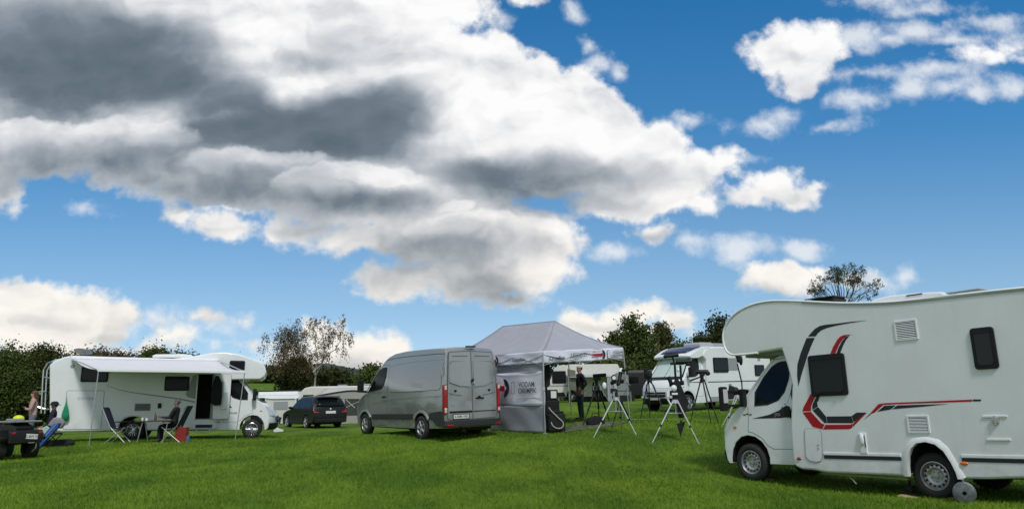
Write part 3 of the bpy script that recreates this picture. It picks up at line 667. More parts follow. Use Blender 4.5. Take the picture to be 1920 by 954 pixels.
# the outline all three coach-built cabs share, front axle at x = 0
CAB = [(-1.30, .32, 0), (-.42, .32, 0), (-.43, .44, 0), (-.385, .60, 0), (-.285, .73, 0), (-.14, .82, 0), (.02, .85, 0), (.18, .82, 0), (.315, .72, 0), (.405, .58, 0), (.445, .42, 0), (.45, .32, 0),
       (.50, .31, .30), (.55, .38, .34), (.585, .60, .36), (.575, .80, .35), (.54, .95, .33), (.46, 1.10, .30), (.36, 1.24, .27), (.22, 1.34, .22), (.12, 1.40, .16), (-.10, 1.68, .12), (-.36, 2.0, .10), (-.60, 2.27, .06), (-.80, 2.36, .02), (-1.30, 2.38, 0)]
CAB = [(x, z, w * .82) for x, z, w in CAB]
CAB_SIDE = [0, 0] + [1] * 9 + [0] * 15
CABW = [(-.199, 1.396), (-.20, 1.66), (-.39, 1.945), (-.57, 2.13), (-.68, 2.19), (-.78, 2.215), (-.95, 2.21), (-.985, 2.15), (-.955, 1.873), (-.87, 1.636), (-.735, 1.481), (-.50, 1.407)]
CAB_FRONT = CAB[13:21]; CAB_WIND = CAB[20:24]
def cab(root, door_decal=None, blind=None, wheelstyle='steel', zr=0.0, mirror='std', lower=None, sides=(1, -1)):
    """cab of a coach-built camper: body, bonnet, wheels, doors, lamps, screen"""
    S = Shell((20, len(CAB) - 1), CAB, 1.0, 1.40, 2.38, .80, crown=.03)
    # the rear top point sits above the belt: add the rear belt point so that both walls stay flat
    S.rest = CAB + [(-1.30, 1.40, 0)]; S.front = (20, len(CAB))
    body = S.mesh('cab', [WHITE, BLACKM], root, mside=CAB_SIDE + [0, 0], bevel=.018)
    wx = [CAB[20], CAB[21], CAB[22], CAB[23]]
    ws = S.patch('windscreen', wx, -.90, .90, GLASS, root, off=.010, nt=13)
    if blind:
        inner = [(x, z, w) for x, z, w in wx]; inner = [(CAB[20][0] - .03, 1.435, .157)] + wx[1:3] + [(-.575, 2.235, .064)]
        for t0, t1 in ((-.84, -.015), (.015, .84)): S.patch('sun_blind', inner, t0, t1, SHADE, ws, off=.017, nt=7, th=.006)
    S.patch('wiper_cowl', [(.24, 1.335, .22), (.17, 1.375, .19), (.12, 1.405, .16)], -.86, .86, BLACKP, root, off=.010)
    S.patch('bonnet_seam', [(.60, .955, .36), (.60, .965, .36)] if False else [(.535, .965, .33), (.528, .975, .328)], -.60, .60, SEAM, root, off=.004, th=.006)
    S.patch('grille', [(.585, .62, .36), (.583, .72, .357), (.577, .82, .35)], -.52, .52, BLACKP, root, off=.010)
    S.patch('grille_bar', [(.586, .715, .36), (.584, .735, .358)], -.50, .50, GREYTRIM, root, off=.018)
    b = S.patch('bumper', lower or [(.50, .32, .31), (.55, .38, .345), (.572, .47, .352), (.583, .56, .358)], -.97, .97, BLACKP if lower is None else lower, root, off=.014, nt=19)
    S.patch('emblem', [(.578, .79, .35), (.573, .83, .347), (.567, .87, .345)], -.055, .055, CHROME, root, off=.022, nt=5)
    p = S.patch('number_plate', [(.578, .50, .357), (.584, .58, .36)], -.26, .26, PLATEW, root, off=.030, nt=5, th=.01)
    for sg in (1, -1):
        S.patch('headlight', [(.565, .83, .345), (.53, .97, .325), (.47, 1.09, .30), (.42, 1.16, .285)], sg * .60, sg * .985, LAMP, root, off=.012, nt=8, th=.02)
    for sg in sides:
        S.side('side_window', CABW, sg, BLACKP, root, off=.006, th=.012)
        cx = sum(p[0] for p in CABW) / 12; cz = sum(p[1] for p in CABW) / 12
        g = S.side('pane', [(cx + (x - cx) * .90, cz + (z - cz) * .90) for x, z in CABW], sg, GLASS, root, off=.012, th=.006)
        S.line('door', [(-.045, 1.39), (-.03, 1.15), (.0, .92), (-.10, .90), (-.30, .80), (-.42, .66), (-.55, .60), (-1.02, .60), (-1.035, 1.40), (-1.06, 2.1), (-.96, 2.27), (-.62, 2.255), (-.30, 1.96)], sg, SEAM, root, r=.0055, off=-.002)
        S.line('window_trim', [(.11, 1.42), (-.10, 1.69), (-.36, 2.0), (-.60, 2.26)], sg, WHITE, root, r=.022, off=.004)
        S.side('door_handle', rounded(-.98, 1.17, -.86, 1.38, .04), sg, BLACKP, root, off=.035, th=.04, bevel=.01)
        if mirror == 'std':
            mb = MB(); mb.box((.0, sg * 1.10, 1.42), (.10, .20, .05)); mb.box((.04, sg * 1.22, 1.60), (.13, .16, .42)); MB.build(mb, 'mirror', BLACKP, root, bevel=.03)
        else:
            mb = MB(); mb.box((.02, sg * 1.04, 1.56), (.09, .13, .34)); mb.box((.10, sg * 1.30, 1.68), (.06, .44, .055)); mb.box((.10, sg * 1.30, 1.42), (.06, .44, .05))
            o = mb.build('mirror_arm', BLACKP, root, bevel=.015)
            mb = MB(); mb.box((.10, sg * 1.53, 1.55), (.11, .17, .46)); h = mb.build('mirror', BLACKP, root, bevel=.03)
            MB().box((.043, sg * 1.53, 1.60), (.006, .13, .26)).build('mirror_glass', LAMP, h, bevel=.002)
        S.side('indicator', rounded(.26, .98, .34, 1.02, .018), sg, ORANGE, root, off=.010)
        wheel(root, 0, sg * .90, .345 + zr, .345, .222, sg, wheelstyle)
    return S
def under(root, x0, x1, y=.85, z=.34, zt=.6):
    MB().box(((x0 + x1) / 2, 0, (z + zt) / 2), (x1 - x0, 2 * y, zt - z)).build('underbody', BLACKM, root, bevel=.02)  # black chassis slab, set low and wide to deepen the shade beneath

# ------------------------------------------------------------------ the near motorhome
def motorhome_near():
    M = pose(POSE_A); R = empty('motorhome', M, 'large white alcove motorhome with red and black swoosh graphics filling the right edge', 'motorhome', 'motorhomes on the meadow')
    Y1 = 1.15; U = Un(M, yc=Y1); z1 = lambda l: U.z(l, 2.447, (1340, 530)); z3 = lambda l: U.z(l, 3.408, (1480, 580)); z2 = lambda l: U.z(l, 2.25, (1620, 530)); z5 = lambda l: U.z(l, 6.857, (1640, 820))
    S = cab(R, mirror='tow', lower=WHITE2 if False else None)
    top = [(-1.02, 2.41), (-.50, 2.385), (-.05, 2.39), (.12, 2.41), (.235, 2.50), (.285, 2.66), (.275, 2.83), (.21, 2.97), (.07, 3.11), (-.15, 3.235), (-.42, 3.31), (-.72, 3.335), (-1.05, 3.315), (-1.55, 3.235), (-1.98, 3.155), (-2.39, 3.085), (-2.9, 3.02), (-3.33, 2.985), (-3.9, 2.968), (-4.6, 2.95), (-5.35, 2.92)]
    body = top + [(-5.62, 2.80), (-5.72, 2.55), (-5.70, .45), (-5.62, .30), (-4.25, .215), (-3.90, .205), (-3.855, .30), (-3.80, .45), (-3.72, .61), (-3.60, .715), (-3.45, .755), (-3.30, .735), (-3.20, .65), (-3.14, .52), (-3.11, .36), (-3.105, .216), (-2.0, .216), (-1.62, .222), (-1.42, .255), (-1.19, .262), (-1.05, .31), (-1.02, .50), (-1.04, 1.0), (-1.10, 1.40), (-1.16, 1.75), (-1.10, 2.1)]
    ms = [0] * (len(body)); 
    for i, p in enumerate(body):
        if -3.9 <= p[0] <= -3.11 and p[1] < .76 and i < len(body) - 1 and body[(i + 1) % len(body)][0] > p[0] and p[1] > .2 and p[0] < -3.1 and i > 22: ms[i] = 1
    bo = MB().prism(body, -Y1, Y1, mside=ms).build('body', [WHITE, BLACKM], R, bevel=.045, seg=3)
    # edge rail along the roof outline
    for sg in (1, -1):
        mb = MB(); ol = smooth_poly([(x, z) for x, z in top[1:]], 2); pts = [Vector((x, sg * (Y1 - .006), z)) for x, z in ol]; mb.path([(p.x, p.y, p.z) for p in pts], .024, 6); mb.build('edge_rail', WHITE2, R, smooth=60)
        mb = MB(); mb.path([(p.x, sg * (Y1 + .008), p.z - .035 if p.x < -.7 else p.z) for p in pts[24:]], .006, 5); mb.build('rail_gap', GREYTRIM, R, smooth=60)
    MB().box((-.50, 0, 2.37), (.9, 1.9, .08)).build('alcove_floor', GREYTRIM, R, bevel=.02)
    under(R, -3.05, -1.15, 1.08, .225, .42); under(R, -5.5, -3.95, 1.08, .225, .42); under(R, -3.94, -3.06, .70, .24, .6)
    # wheel arch trim
    arch = [(-3.925, .205), (-3.87, .31), (-3.80, .48), (-3.72, .645), (-3.605, .755), (-3.45, .80), (-3.28, .775), (-3.165, .68), (-3.095, .53), (-3.06, .36), (-3.055, .216)]
    inner = [(-3.86, .205), (-3.845, .30), (-3.79, .45), (-3.71, .605), (-3.595, .71), (-3.45, .748), (-3.305, .728), (-3.21, .645), (-3.15, .52), (-3.12, .36), (-3.115, .216)]
    mb = MB(); n = len(arch); wv = [(-1, .0), (1, 0)]
    outA = [(x - (.05 if i < 5 else -.05 if i > 5 else 0), z + .03) for i, (x, z) in enumerate(arch)]
    vs = [(x, Y1 + .0, z) for x, z in outA] + [(x, Y1 + .035, z) for x, z in arch] + [(x, Y1 + .035, z) for x, z in inner] + [(x, Y1 - .05, z) for x, z in inner]
    mb.add(vs, [(r * n + i, r * n + i + 1, (r + 1) * n + i + 1, (r + 1) * n + i) for r in range(3) for i in range(n - 1)]); mb.build('wheel_arch', WHITE2, R, smooth=60)
    wheel(R, -3.45, .93, .345 - .12, .345, .222, 1, 'steel'); wheel(R, -3.45, -.93, .345 - .12, .345, .222, -1, 'steel')
    # graphics, laid on the wall
    def decal(poly, m, name='stripe'): return flat(name, poly, Y1, 1, m, R, th=.003)
    decal(z3([(110, 182), (163, 180), (140, 232), (118, 290), (100, 345), (80, 410), (58, 490), (50, 420), (52, 350), (72, 280)]), DARKGREY)
    decal(z3([(119, 173), (140, 148), (165, 122), (195, 105), (230, 97), (300, 90), (400, 77), (495, 70), (400, 84), (300, 103), (240, 118), (205, 133), (182, 152), (169, 171)]), DARKGREY)
    decal(z3([(262, 282), (280, 238), (305, 195), (325, 172), (350, 162), (398, 159), (365, 172), (340, 192), (318, 225), (294, 280)]), RED)
    decal(z3([(301, 279), (316, 240), (338, 200), (360, 176), (385, 167), (362, 195), (345, 228), (326, 276)]), DARKGREY)
    for seg in ([(137, 538), (168, 552), (141, 610), (138, 648), (84, 650), (90, 625)], [(138, 652), (205, 726), (226, 734), (210, 764), (150, 748), (85, 656)], [(232, 735), (388, 734), (406, 728), (400, 755), (385, 763), (214, 765)], [(408, 727), (480, 660), (497, 656), (403, 753)]): decal(z3(seg), RED)
    for seg in ([(174, 552), (196, 550), (186, 580), (177, 594), (183, 618), (148, 640), (147, 610)], [(184, 621), (234, 682), (240, 723), (226, 725), (149, 644)], [(237, 682), (396, 680), (410, 720), (400, 725), (243, 724)], [(398, 679), (430, 657), (490, 657), (413, 719)]): decal(z3(seg), DARKGREY)
    decal(z3([(512, 668), (570, 603), (602, 598), (600, 609), (545, 657)]), RED); decal(z3([(604, 597), (1168, 574), (1168, 587), (700, 603), (602, 608)]), RED); decal(z3([(477, 703), (509, 670), (528, 663)]), DARKGREY)
    decal(z3([(562, 652), (606, 614), (680, 611), (648, 637)]), DARKGREY); decal(z3([(656, 636), (690, 611), (1015, 602), (860, 619)]), DARKGREY); decal(z3([(1173, 573), (1227, 573), (1223, 585), (1173, 586)]), DARKGREY)
    # lower rubbing strips with their white moulding
    for x0, x1 in ((-3.02, -1.66), (-5.6, -3.95)):
        MB().prism([(x0, .455), (x1, .46), (x1, .515), (x0, .51)], Y1 - .004, Y1 + .008).build('rubbing_strip', DARKGREY, R, smooth=0)
        MB().prism([(x0, .516), (x1, .521), (x1, .565), (x0, .56)], Y1 - .004, Y1 + .016).build('moulding', WHITE2, R, bevel=.005)
    # windows
    q = U(1515, 667), U(1592, 740); x1, zt = q[0]; x0, zb = q[1]; x0 += .0
    w = framed_window(rounded(x0 + .06, zb + .06, x1 - .06, zt - .06, .05), rounded(x0, zb, x1, zt, .05), Y1, 1, R)
    MB().box(((x0 + x1) / 2, Y1 + .045, zt - .075), (x1 - x0 - .12, .012, .02)).build('frame_bar', BLACKP, w, bevel=.004)
    for dx in (-.2, .2): MB().box(((x0 + x1) / 2 + dx, Y1 + .05, zb + .05), (.06, .02, .03)).build('catch', BLACKP, w, bevel=.004)
    q = U(1818, 616), U(1875, 690); x1, zt = q[0]; x0, zb = q[1]
    w = framed_window(rounded(x0 + .055, zb + .055, x1 - .055, zt - .055, .05), rounded(x0, zb, x1, zt, .05), Y1, 1, R)
    MB().box(((x0 + x1) / 2, Y1 + .045, zt - .075), (x1 - x0 - .10, .012, .02)).build('frame_bar', BLACKP, w, bevel=.004)
    # vents
    for (a, b, n) in ((U(1676, 603), U(1723, 635), 10), (U(1700, 779), U(1745, 811), 10)): louvre('vent', ((a[0] + b[0]) / 2, (a[1] + b[1]) / 2), abs(a[0] - b[0]), abs(a[1] - b[1]), Y1, 1, R, n)
    # service hatch and its bulged frame
    hp = z1([(415, 672), (420, 668), (478, 668), (487, 676), (492, 700), (495, 800), (488, 816), (470, 820), (440, 815), (420, 795)])
    h = flat('service_hatch', hp, Y1, 1, WHITE, R, th=.014, bevel=.004); MB().path([(x, Y1 + .008, z) for x, z in hp], .007, 5, closed=True).build('seal', GREYTRIM, h)
    for zz in (742, 758): c = z1([(478, zz)])[0]; MB().tube((c[0], Y1 + .01, c[1]), (c[0], Y1 + .024, c[1]), .014, .014, 10).build('lock', GREYTRIM, h)
    c = z1([(388, 805)])[0]; MB().ell((c[0], Y1 + .004, c[1]), (.05, .022, .027)).build('side_lamp', REDL, R)
    c = z2([(423, 761)])[0]; MB().ell((c[0], Y1 + .004, c[1]), (.062, .022, .03)).build('side_lamp', ORANGE, R)
    a = z1([(668, 695), (698, 775)]); cx = (a[0][0] + a[1][0]) / 2; cz = (a[0][1] + a[1][1]) / 2
    o = MB().box((cx, Y1 + .012, cz), (.13, .03, .34)).build('water_socket', WHITE2, R, bevel=.02); MB().ell((cx + .005, Y1 + .03, cz + .06), (.045, .035, .10)).build('flap', WHITE2, o); MB().tube((cx - .04, Y1 + .03, cz + .12), (cx - .05, Y1 + .03, cz - .06), .008, .008, 6).build('flap_hinge', SEAM, o)
    a = z2([(500, 560), (607, 578)]); MB().box(((a[0][0] + a[1][0]) / 2, Y1 + .008, (a[0][1] + a[1][1]) / 2 + .02), (abs(a[0][0] - a[1][0]), .02, .03)).build('hinge_rail', WHITE2, R, bevel=.006)
    c = z2([(557, 580)])[0]; MB().box((c[0], Y1 + .02, c[1]), (.09, .04, .08)).box((c[0], Y1 + .034, c[1] - .0), (.03, .03, .14)).build('hatch_lock', ALU, R, bevel=.008)
    a = z2([(518, 652), (622, 670)]); MB().box(((a[0][0] + a[1][0]) / 2, Y1 + .008, (a[0][1] + a[1][1]) / 2), (abs(a[0][0] - a[1][0]), .02, .03)).build('lower_rail', WHITE2, R, bevel=.006)
    hp2 = rounded(-5.45, .75, -5.02, 1.62, .10); h = flat('rear_hatch', hp2, Y1, 1, WHITE, R, th=.012, bevel=.004); MB().path([(x, Y1 + .006, z) for x, z in hp2], .006, 5, closed=True).build('seal', GREYTRIM, h)
    # cab door graphic
    Uc = Un(M, yc=1.0); zc = lambda l: Uc.z(l, 2.447, (1340, 530))
    S.side('door_graphic', zc([(172, 622), (250, 604), (300, 582), (322, 552), (330, 562), (330, 616), (300, 620)]), 1, DARKGREY, R, off=.003)
    S.side('door_graphic', [(-1.0, 1.12), (-.93, 1.2), (-.93, 1.44), (-.99, 1.62), (-1.07, 2.05), (-1.09, 1.7), (-1.06, 1.4), (-1.03, 1.18)], 1, DARKGREY, R, off=.0032)
    a = Uc(1396, 777); 
    for k in range(3): MB().box((a[0] - .07 * k, 1.002, a[1] + .015 * (k % 2)), (.055, .006, .022)).build('badge', DARKGREY, R, smooth=0)
    a = Uc(1458, 777); o = text('badge', 'JTD', .075, ALU, face_left(a[0], 1.008, a[1]), R)
    # roof gear
    a = U(1527, 561); mb = MB(); mb.box((a[0] - .03, .75, a[1] + .03), (.60, .6, .02), Matrix.Rotation(rad(-1), 3, 'Y')); mb.box((a[0] - .03, .75, a[1] - .02), (.42, .4, .09)); mb.build('roof_light', GLASSI, R, bevel=.02)
    a = U(1640, 566); prof = [(-.62, 0), (-.60, .07), (-.48, .12), (-.2, .14), (.25, .12), (.62, .08), (.72, 0)]
    MB().prism([(a[0] - .35 - x, a[1] + z - .03) for x, z in prof], .10, .90).build('air_conditioner', WHITE2, R, bevel=.05, seg=3); MB().box((a[0] - .55, .905, a[1] + .06), (.26, .01, .02)).build('roof_vent', SEAM, R, smooth=0)
    mb = MB(); mb.box((-4.25, .82, 3.03), (.50, .35, .02)); mb.box((-4.25, .82, 2.98), (.4, .3, .09)); mb.build('roof_light', GREYTRIM, R, bevel=.01)
    MB().path([(-1.5, 1.0, .20), (-3.0, 1.0, .16)], .02).path([(-1.9, .95, .22), (-2.05, .98, .10), (-2.1, .98, .04)], .014).build('steady_leg', ALU, R)
    return M
MA = motorhome_near()
def wedge_block(label, wx, wy, yaw, L, W, H):
    t = [(-L / 2, 0), (L / 2, 0), (L / 2, H), (-L / 2, H * .35)]; o = MB().prism(t, -W / 2, W / 2).build('levelling_block', WOOD, None, bevel=.006)
    o.matrix_world = Matrix.Translation((wx, wy, gzf(wx, wy))) @ Matrix.Rotation(yaw, 4, 'Z'); tag(o, label, 'wooden block', 'levelling blocks')
for u, v, Y, lab, L, H in ((1433, 904, 15.55, 'pale wooden wedge beside the front wheel of the near motorhome', .34, .05), (1706, 938, 12.9, 'flat wooden board lying just before the rear wheel', .30, .035), (1779, 943, 12.55, 'thicker wooden block between the rear wheel and the reel', .26, .09)):
    a = at(u, v, Y); wedge_block(lab, a.x, a.y, POSE_A[3] + .2, L, .18, H)
def jack():
    a = at(1708, 925, 13.1); z = gzf(a.x, a.y); o = MB().box((0, 0, .03), (.3, .22, .06)).box((0, 0, .1), (.14, .12, .12)).tube((0, 0, .1), (0, 0, .24), .03, .02).build('jack', BLACKP, None, bevel=.01)
    o.matrix_world = Matrix.Translation((a.x, a.y, z)) @ Matrix.Rotation(.6, 4, 'Z'); tag(o, 'small black jack in the shade under the near motorhome', 'jack')
jack()
def reel():
    a = at(1812, 953, 12.0); z = gzf(a.x, a.y); R_ = .155; t = empty('cable_reel', Matrix.Translation((a.x, a.y, z + R_ - .01)) @ Matrix.Rotation(rad(-118), 4, 'Z'), 'grey metal cable reel standing on edge next to the rear wheel', 'cable reel')
    Mx = Matrix.Rotation(math.pi / 2, 4, 'Y')
    g = mat('galvanised', (.16, .18, .19), .5, metal=.5, var=.3, vscale=12, bump=.3)
    for s in (-.07, .07):
        pr = [(.03, -.006), (R_ - .01, -.006), (R_, 0), (R_ - .01, .006), (.03, .006), (.03, -.006)]; MB().lathe([(r, h + s) for r, h in pr], Mx, 32).build('flange', g, t, smooth=40)
    MB().lathe([(.10, -.064), (.115, -.03), (.11, 0), (.118, .03), (.10, .064)], Mx, 28).build('cable', mat('grey_cable', (.05, .055, .06), .6, bump=1, bscale=90), t)
    MB().lathe([(.055, -.09), (.055, -.078), (.04, -.078), (0, -.076)], Mx, 20).build('hub', BLACKP, t, smooth=30)
    MB().path([(-.05, 0, .14), (-.05, 0, .20), (.05, 0, .20), (.05, 0, .14)], .009, 6).build('handle', ALU, t)
reel()

# ------------------------------------------------------------------ the motorhome with the awning
def motorhome_awning():
    M = pose(POSE_B); R = empty('motorhome', M, 'white alcove motorhome with an extended awning and open door at the left', 'motorhome', 'motorhomes on the meadow'); Y1 = -1.15
    U = Un(M, yc=Y1); z2 = lambda l: U.z(l, 4.336, (60, 630)); z3 = lambda l: U.z(l, 4.336, (300, 630))
    S = cab(R, wheelstyle='multi')
    top = [(-.95, 2.36), (-.72, 2.165), (-.29, 2.15), (.20, 2.16), (.36, 2.27), (.41, 2.45), (.345, 2.66), (.14, 2.82), (-.17, 2.955), (-.61, 3.10), (-1.13, 3.16), (-1.55, 3.14), (-1.95, 3.05), (-2.35, 2.965), (-2.9, 2.90), (-5.0, 2.93), (-6.2, 2.955)]
    top = [(x, z + .0) for x, z in top]
    body = top[2:] + [(-6.45, 2.90), (-6.78, 2.74), (-6.88, 2.58), (-6.84, 2.2), (-6.74, 1.2), (-6.64, .55), (-6.52, .36), (-6.29, .31), (-5.06, .32), (-4.50, .325), (-4.49, .42), (-4.45, .60), (-4.33, .74), (-4.16, .81), (-4.0, .82), (-3.84, .79), (-3.69, .70), (-3.60, .55), (-3.57, .33), (-1.42, .33), (-1.28, .30), (-1.22, .40), (-1.22, 2.12)]
    ms = [0] * len(body)
    for i, p in enumerate(body):
        if -4.51 < p[0] < -3.58 and p[1] < .83: ms[i] = 1
    bo = MB().prism(body, -1.15, 1.15, mside=ms).build('body', [WHITE, BLACKM], R, bevel=.06, seg=3)
    # real doorway with a near-black liner whose colour stands in for the shade indoors
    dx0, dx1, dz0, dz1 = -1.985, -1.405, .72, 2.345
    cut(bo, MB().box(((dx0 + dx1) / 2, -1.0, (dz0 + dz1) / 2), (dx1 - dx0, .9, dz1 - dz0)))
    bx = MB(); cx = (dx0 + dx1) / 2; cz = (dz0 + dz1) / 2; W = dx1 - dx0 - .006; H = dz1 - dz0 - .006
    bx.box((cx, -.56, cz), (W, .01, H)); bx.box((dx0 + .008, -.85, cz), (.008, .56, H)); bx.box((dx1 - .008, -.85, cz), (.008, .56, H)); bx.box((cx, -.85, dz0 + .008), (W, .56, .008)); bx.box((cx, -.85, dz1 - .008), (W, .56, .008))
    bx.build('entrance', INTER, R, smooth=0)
    MB().box((dx1 - .05, -1.12, cz), (.05, .04, H)).build('fly_screen', GREYTRIM, R, bevel=.006)
    mb = MB(); mb.path([(dx0, Y1 - .006, dz0), (dx0, Y1 - .006, dz1), (dx1, Y1 - .006, dz1), (dx1, Y1 - .006, dz0)], .018, 6, closed=True); mb.build('door_frame', ALU, R)
    # the open leaf folded back against the wall
    lx0, lx1 = -1.385, -.815; lp = rounded(lx0, .71, lx1, 2.33, .08); leaf = MB().prism(lp, Y1 - .13, Y1 - .09).build('door', WHITE2, R, bevel=.01); MB().path([(x, Y1 - .11, z) for x, z in lp], .012, 5, closed=True).build('seal', BLACKP, leaf)
    MB().box((-1.06, Y1 - .17, 1.60), (.07, .10, 1.0)).build('storage_net', WHITE2, leaf, bevel=.02); MB().box((-1.0, Y1 - .17, 1.38), (.20, .10, .62)).build('waste_bin', WHITE2, leaf, bevel=.02)
    # windows
    framed_window(rounded(-5.80, 2.08, -5.02, 2.52, .04), rounded(-5.85, 2.03, -4.97, 2.58, .05), Y1, -1, R)
    framed_window(rounded(-3.05, 1.78, -2.31, 2.20, .04), rounded(-3.10, 1.73, -2.26, 2.25, .05), Y1, -1, R, glass=GLASS)
    framed_window(rounded(-.87, 2.52, -.42, 2.80, .04), rounded(-.92, 2.47, -.37, 2.85, .06), Y1, -1, R, glass=GLASS)
    hp = rounded(-6.24, .40, -5.05, 1.73, .06); h = flat('garage_door', hp, Y1, -1, WHITE, R, th=.010, bevel=.004); MB().path([(x, Y1 - .006, z) for x, z in hp], .010, 5, closed=True).build('seal', GREYTRIM, h)
    text('lettering', 'COTIZA', .13, GREYTRIM, face_right(-5.62, Y1 - .013, 1.45), h, sx=1.1)
    louvre('vent', (-3.76, 1.15), .52, .26, Y1, -1, R, 8, GREYTRIM)
    sw = smooth_poly([(-5.0, 1.93), (-4.6, 1.78), (-4.1, 1.68), (-3.5, 1.60), (-2.6, 1.47), (-2.02, 1.36)], 3)
    flat('stripe', [(x, z) for x, z in sw] + [(x, z - .06 + .05 * (i / len(sw))) for i, (x, z) in enumerate(reversed(sw))], Y1, -1, GREYTRIM, R)
    flat('stripe', [(-2.36, 1.60), (-2.28, 1.50), (-2.05, 1.44), (-2.02, 1.44), (-2.02, 2.3), (-2.15, 2.3), (-2.24, 2.0)], Y1, -1, mat('grey_vinyl', (.30, .32, .31), .4), R)
    flat('stripe', [(-1.22, 1.40), (-1.30, 1.2), (-1.22, 1.2)], Y1, -1, DARKGREY, R)
    S.side('door_graphic', [(-.86, 1.27), (-.74, 1.12), (-.90, 1.12)], -1, DARKGREY, R, off=.004)
    text('lettering', 'MILLER', .085, DARKGREY, face_right(-.68, -1.008, .93), R)
    text('badge', 'T.458', .09, DARKGREY, face_right(-1.23, Y1 - .008, .60), R)
    MB().box((-3.2, Y1 - .02, 1.2), (.12, .04, .18)).build('socket', BLACKP, R, bevel=.01)
    MB().tube((-6.15, Y1 - .01, 2.58), (-6.15, Y1 + .01, 2.58), .07, .07, 16).build('flue', GREYTRIM, R)
    under(R, -3.5, -1.5, 1.06, .31, .6); under(R, -6.3, -4.6, 1.06, .31, .6); under(R, -4.6, -3.5, .7, .34, .6)
    wheel(R, -4.03, -.93, .345, .345, .222, -1, 'multi'); wheel(R, -4.03, .93, .345, .345, .222, 1, 'multi')
    # entrance step
    MB().box((-1.66, Y1 - .02, .47), (.56, .08, .10)).build('step_case', BLACKP, R, bevel=.01)
    MB().box((-1.65, Y1 - .22, .26), (.44, .28, .03)).path([(-1.87, Y1 - .05, .43), (-1.87, Y1 - .38, .38), (-1.87, Y1 - .38, .24), (-1.43, Y1 - .38, .24), (-1.43, Y1 - .38, .38), (-1.43, Y1 - .05, .43)], .016, 6).build('entrance_step', ALU, R)
    # awning: cassette, fabric, front rail, two legs
    ca = MB(); ca.box((-3.75, Y1 - .06, 2.83), (4.9, .11, .12)); cas = ca.build('awning_cassette', WHITE2, R, bevel=.03)
    Uf = Un(M, yc=Y1 - 2.45); a0 = Uf(185, 693); a1 = Uf(459, 696.5); rows = []
    for i in range(13):
        s = i / 12; row = []
        for j in range(25):
            t = j / 24; xb = -6.16 + t * (-1.30 + 6.16); xf = a0[0] + t * (a1[0] - a0[0]); zb = 2.84; zf = a0[1] + t * (a1[1] - a0[1]); row.append((xb + (xf - xb) * s, Y1 - .10 - 2.35 * s, zb + (zf - zb) * s - .10 * math.sin(math.pi * s) + .006 * math.sin(t * 40) * s))
        rows.append(row)
    MB().grid(rows).build('awning_fabric', AWN, R, smooth=60, solid=.006)
    MB().box(((a0[0] + a1[0]) / 2, Y1 - 2.47, (a0[1] + a1[1]) / 2 - .01), (a1[0] - a0[0] + .06, .05, .10), Matrix.Rotation(-math.atan2(a1[1] - a0[1], a1[0] - a0[0]), 3, 'Y')).build('front_rail', WHITE2, R, bevel=.015)
    for (ax, az), (u, v) in ((a0, (167, 831)), (a1, (441, 817))):
        f = Uf(u, v); gw = M @ Vector((f[0], Y1 - 2.45, 0)); zg = (M.inverted() @ Vector((gw.x, gw.y, gzf(gw.x, gw.y)))).z
        MB().tube((ax, Y1 - 2.45, az), (f[0], Y1 - 2.45, zg), .017, .014, 8).box((f[0], Y1 - 2.45, zg + .01), (.10, .08, .02)).build('awning_leg', ALU, R)
    for ax, bx_ in ((a0[0], -6.16), (a1[0], -1.30)): MB().path([(bx_, Y1 - .1, 2.80), ((ax + bx_) / 2 - .1, Y1 - 1.3, 2.62), (ax, Y1 - 2.44, (a0[1]) - .02)], .018, 6).build('awning_arm', ALU, R)
    # roof box, dish, bike rack
    MB().prism([(-3.6, 2.93), (-3.62, 3.0), (-3.5, 3.05), (-2.6, 3.08), (-2.25, 3.05), (-2.25, 2.95)], -1.0, -.3).build('roof_box', WHITE2, R, bevel=.03)
    mb = MB(); mb.tube((-5.9, -.6, 2.95), (-5.9, -.6, 3.10), .05, .04, 10); mb.lathe([(0, .0), (.12, .006), (.24, .02), (.32, .04), (.315, .045), (.15, .02), (0, .008)], Matrix.Translation((-5.98, -.6, 3.10)) @ Matrix.Rotation(rad(14), 4, 'Y') @ Matrix.Rotation(rad(20), 4, 'X'), 28)
    mb.tube((-6.0, -.6, 3.12), (-5.66, -.62, 3.22), .012, .012, 6); mb.box((-5.65, -.62, 3.22), (.08, .05, .05)); mb.build('satellite_dish', mat('dish_grey', (.13, .14, .14), .5), R)
    mb = MB()
    for y in (-1.0, -.55): mb.path([(-6.3, y, 2.86), (-6.75, y, 2.80), (-6.98, y, 2.68), (-7.08, y, 2.45), (-7.06, y, 1.95), (-7.0, y, .95)], .024, 7)
    for y in (-.95, -.75, -.6): mb.path([(-6.98, y, 1.10), (-7.24, y, 1.2), (-7.30, y, 1.66), (-7.02, y, 1.72)], .02, 6)
    mb.tube((-7.06, -1.0, 2.2), (-7.06, -.1, 2.2), .02); mb.tube((-7.0, -1.0, 1.1), (-7.0, -.1, 1.1), .02); mb.tube((-7.30, -1.0, 1.64), (-7.30, -.1, 1.64), .02); mb.build('bike_rack', CHROME, R)
    return M
MBW = motorhome_awning()

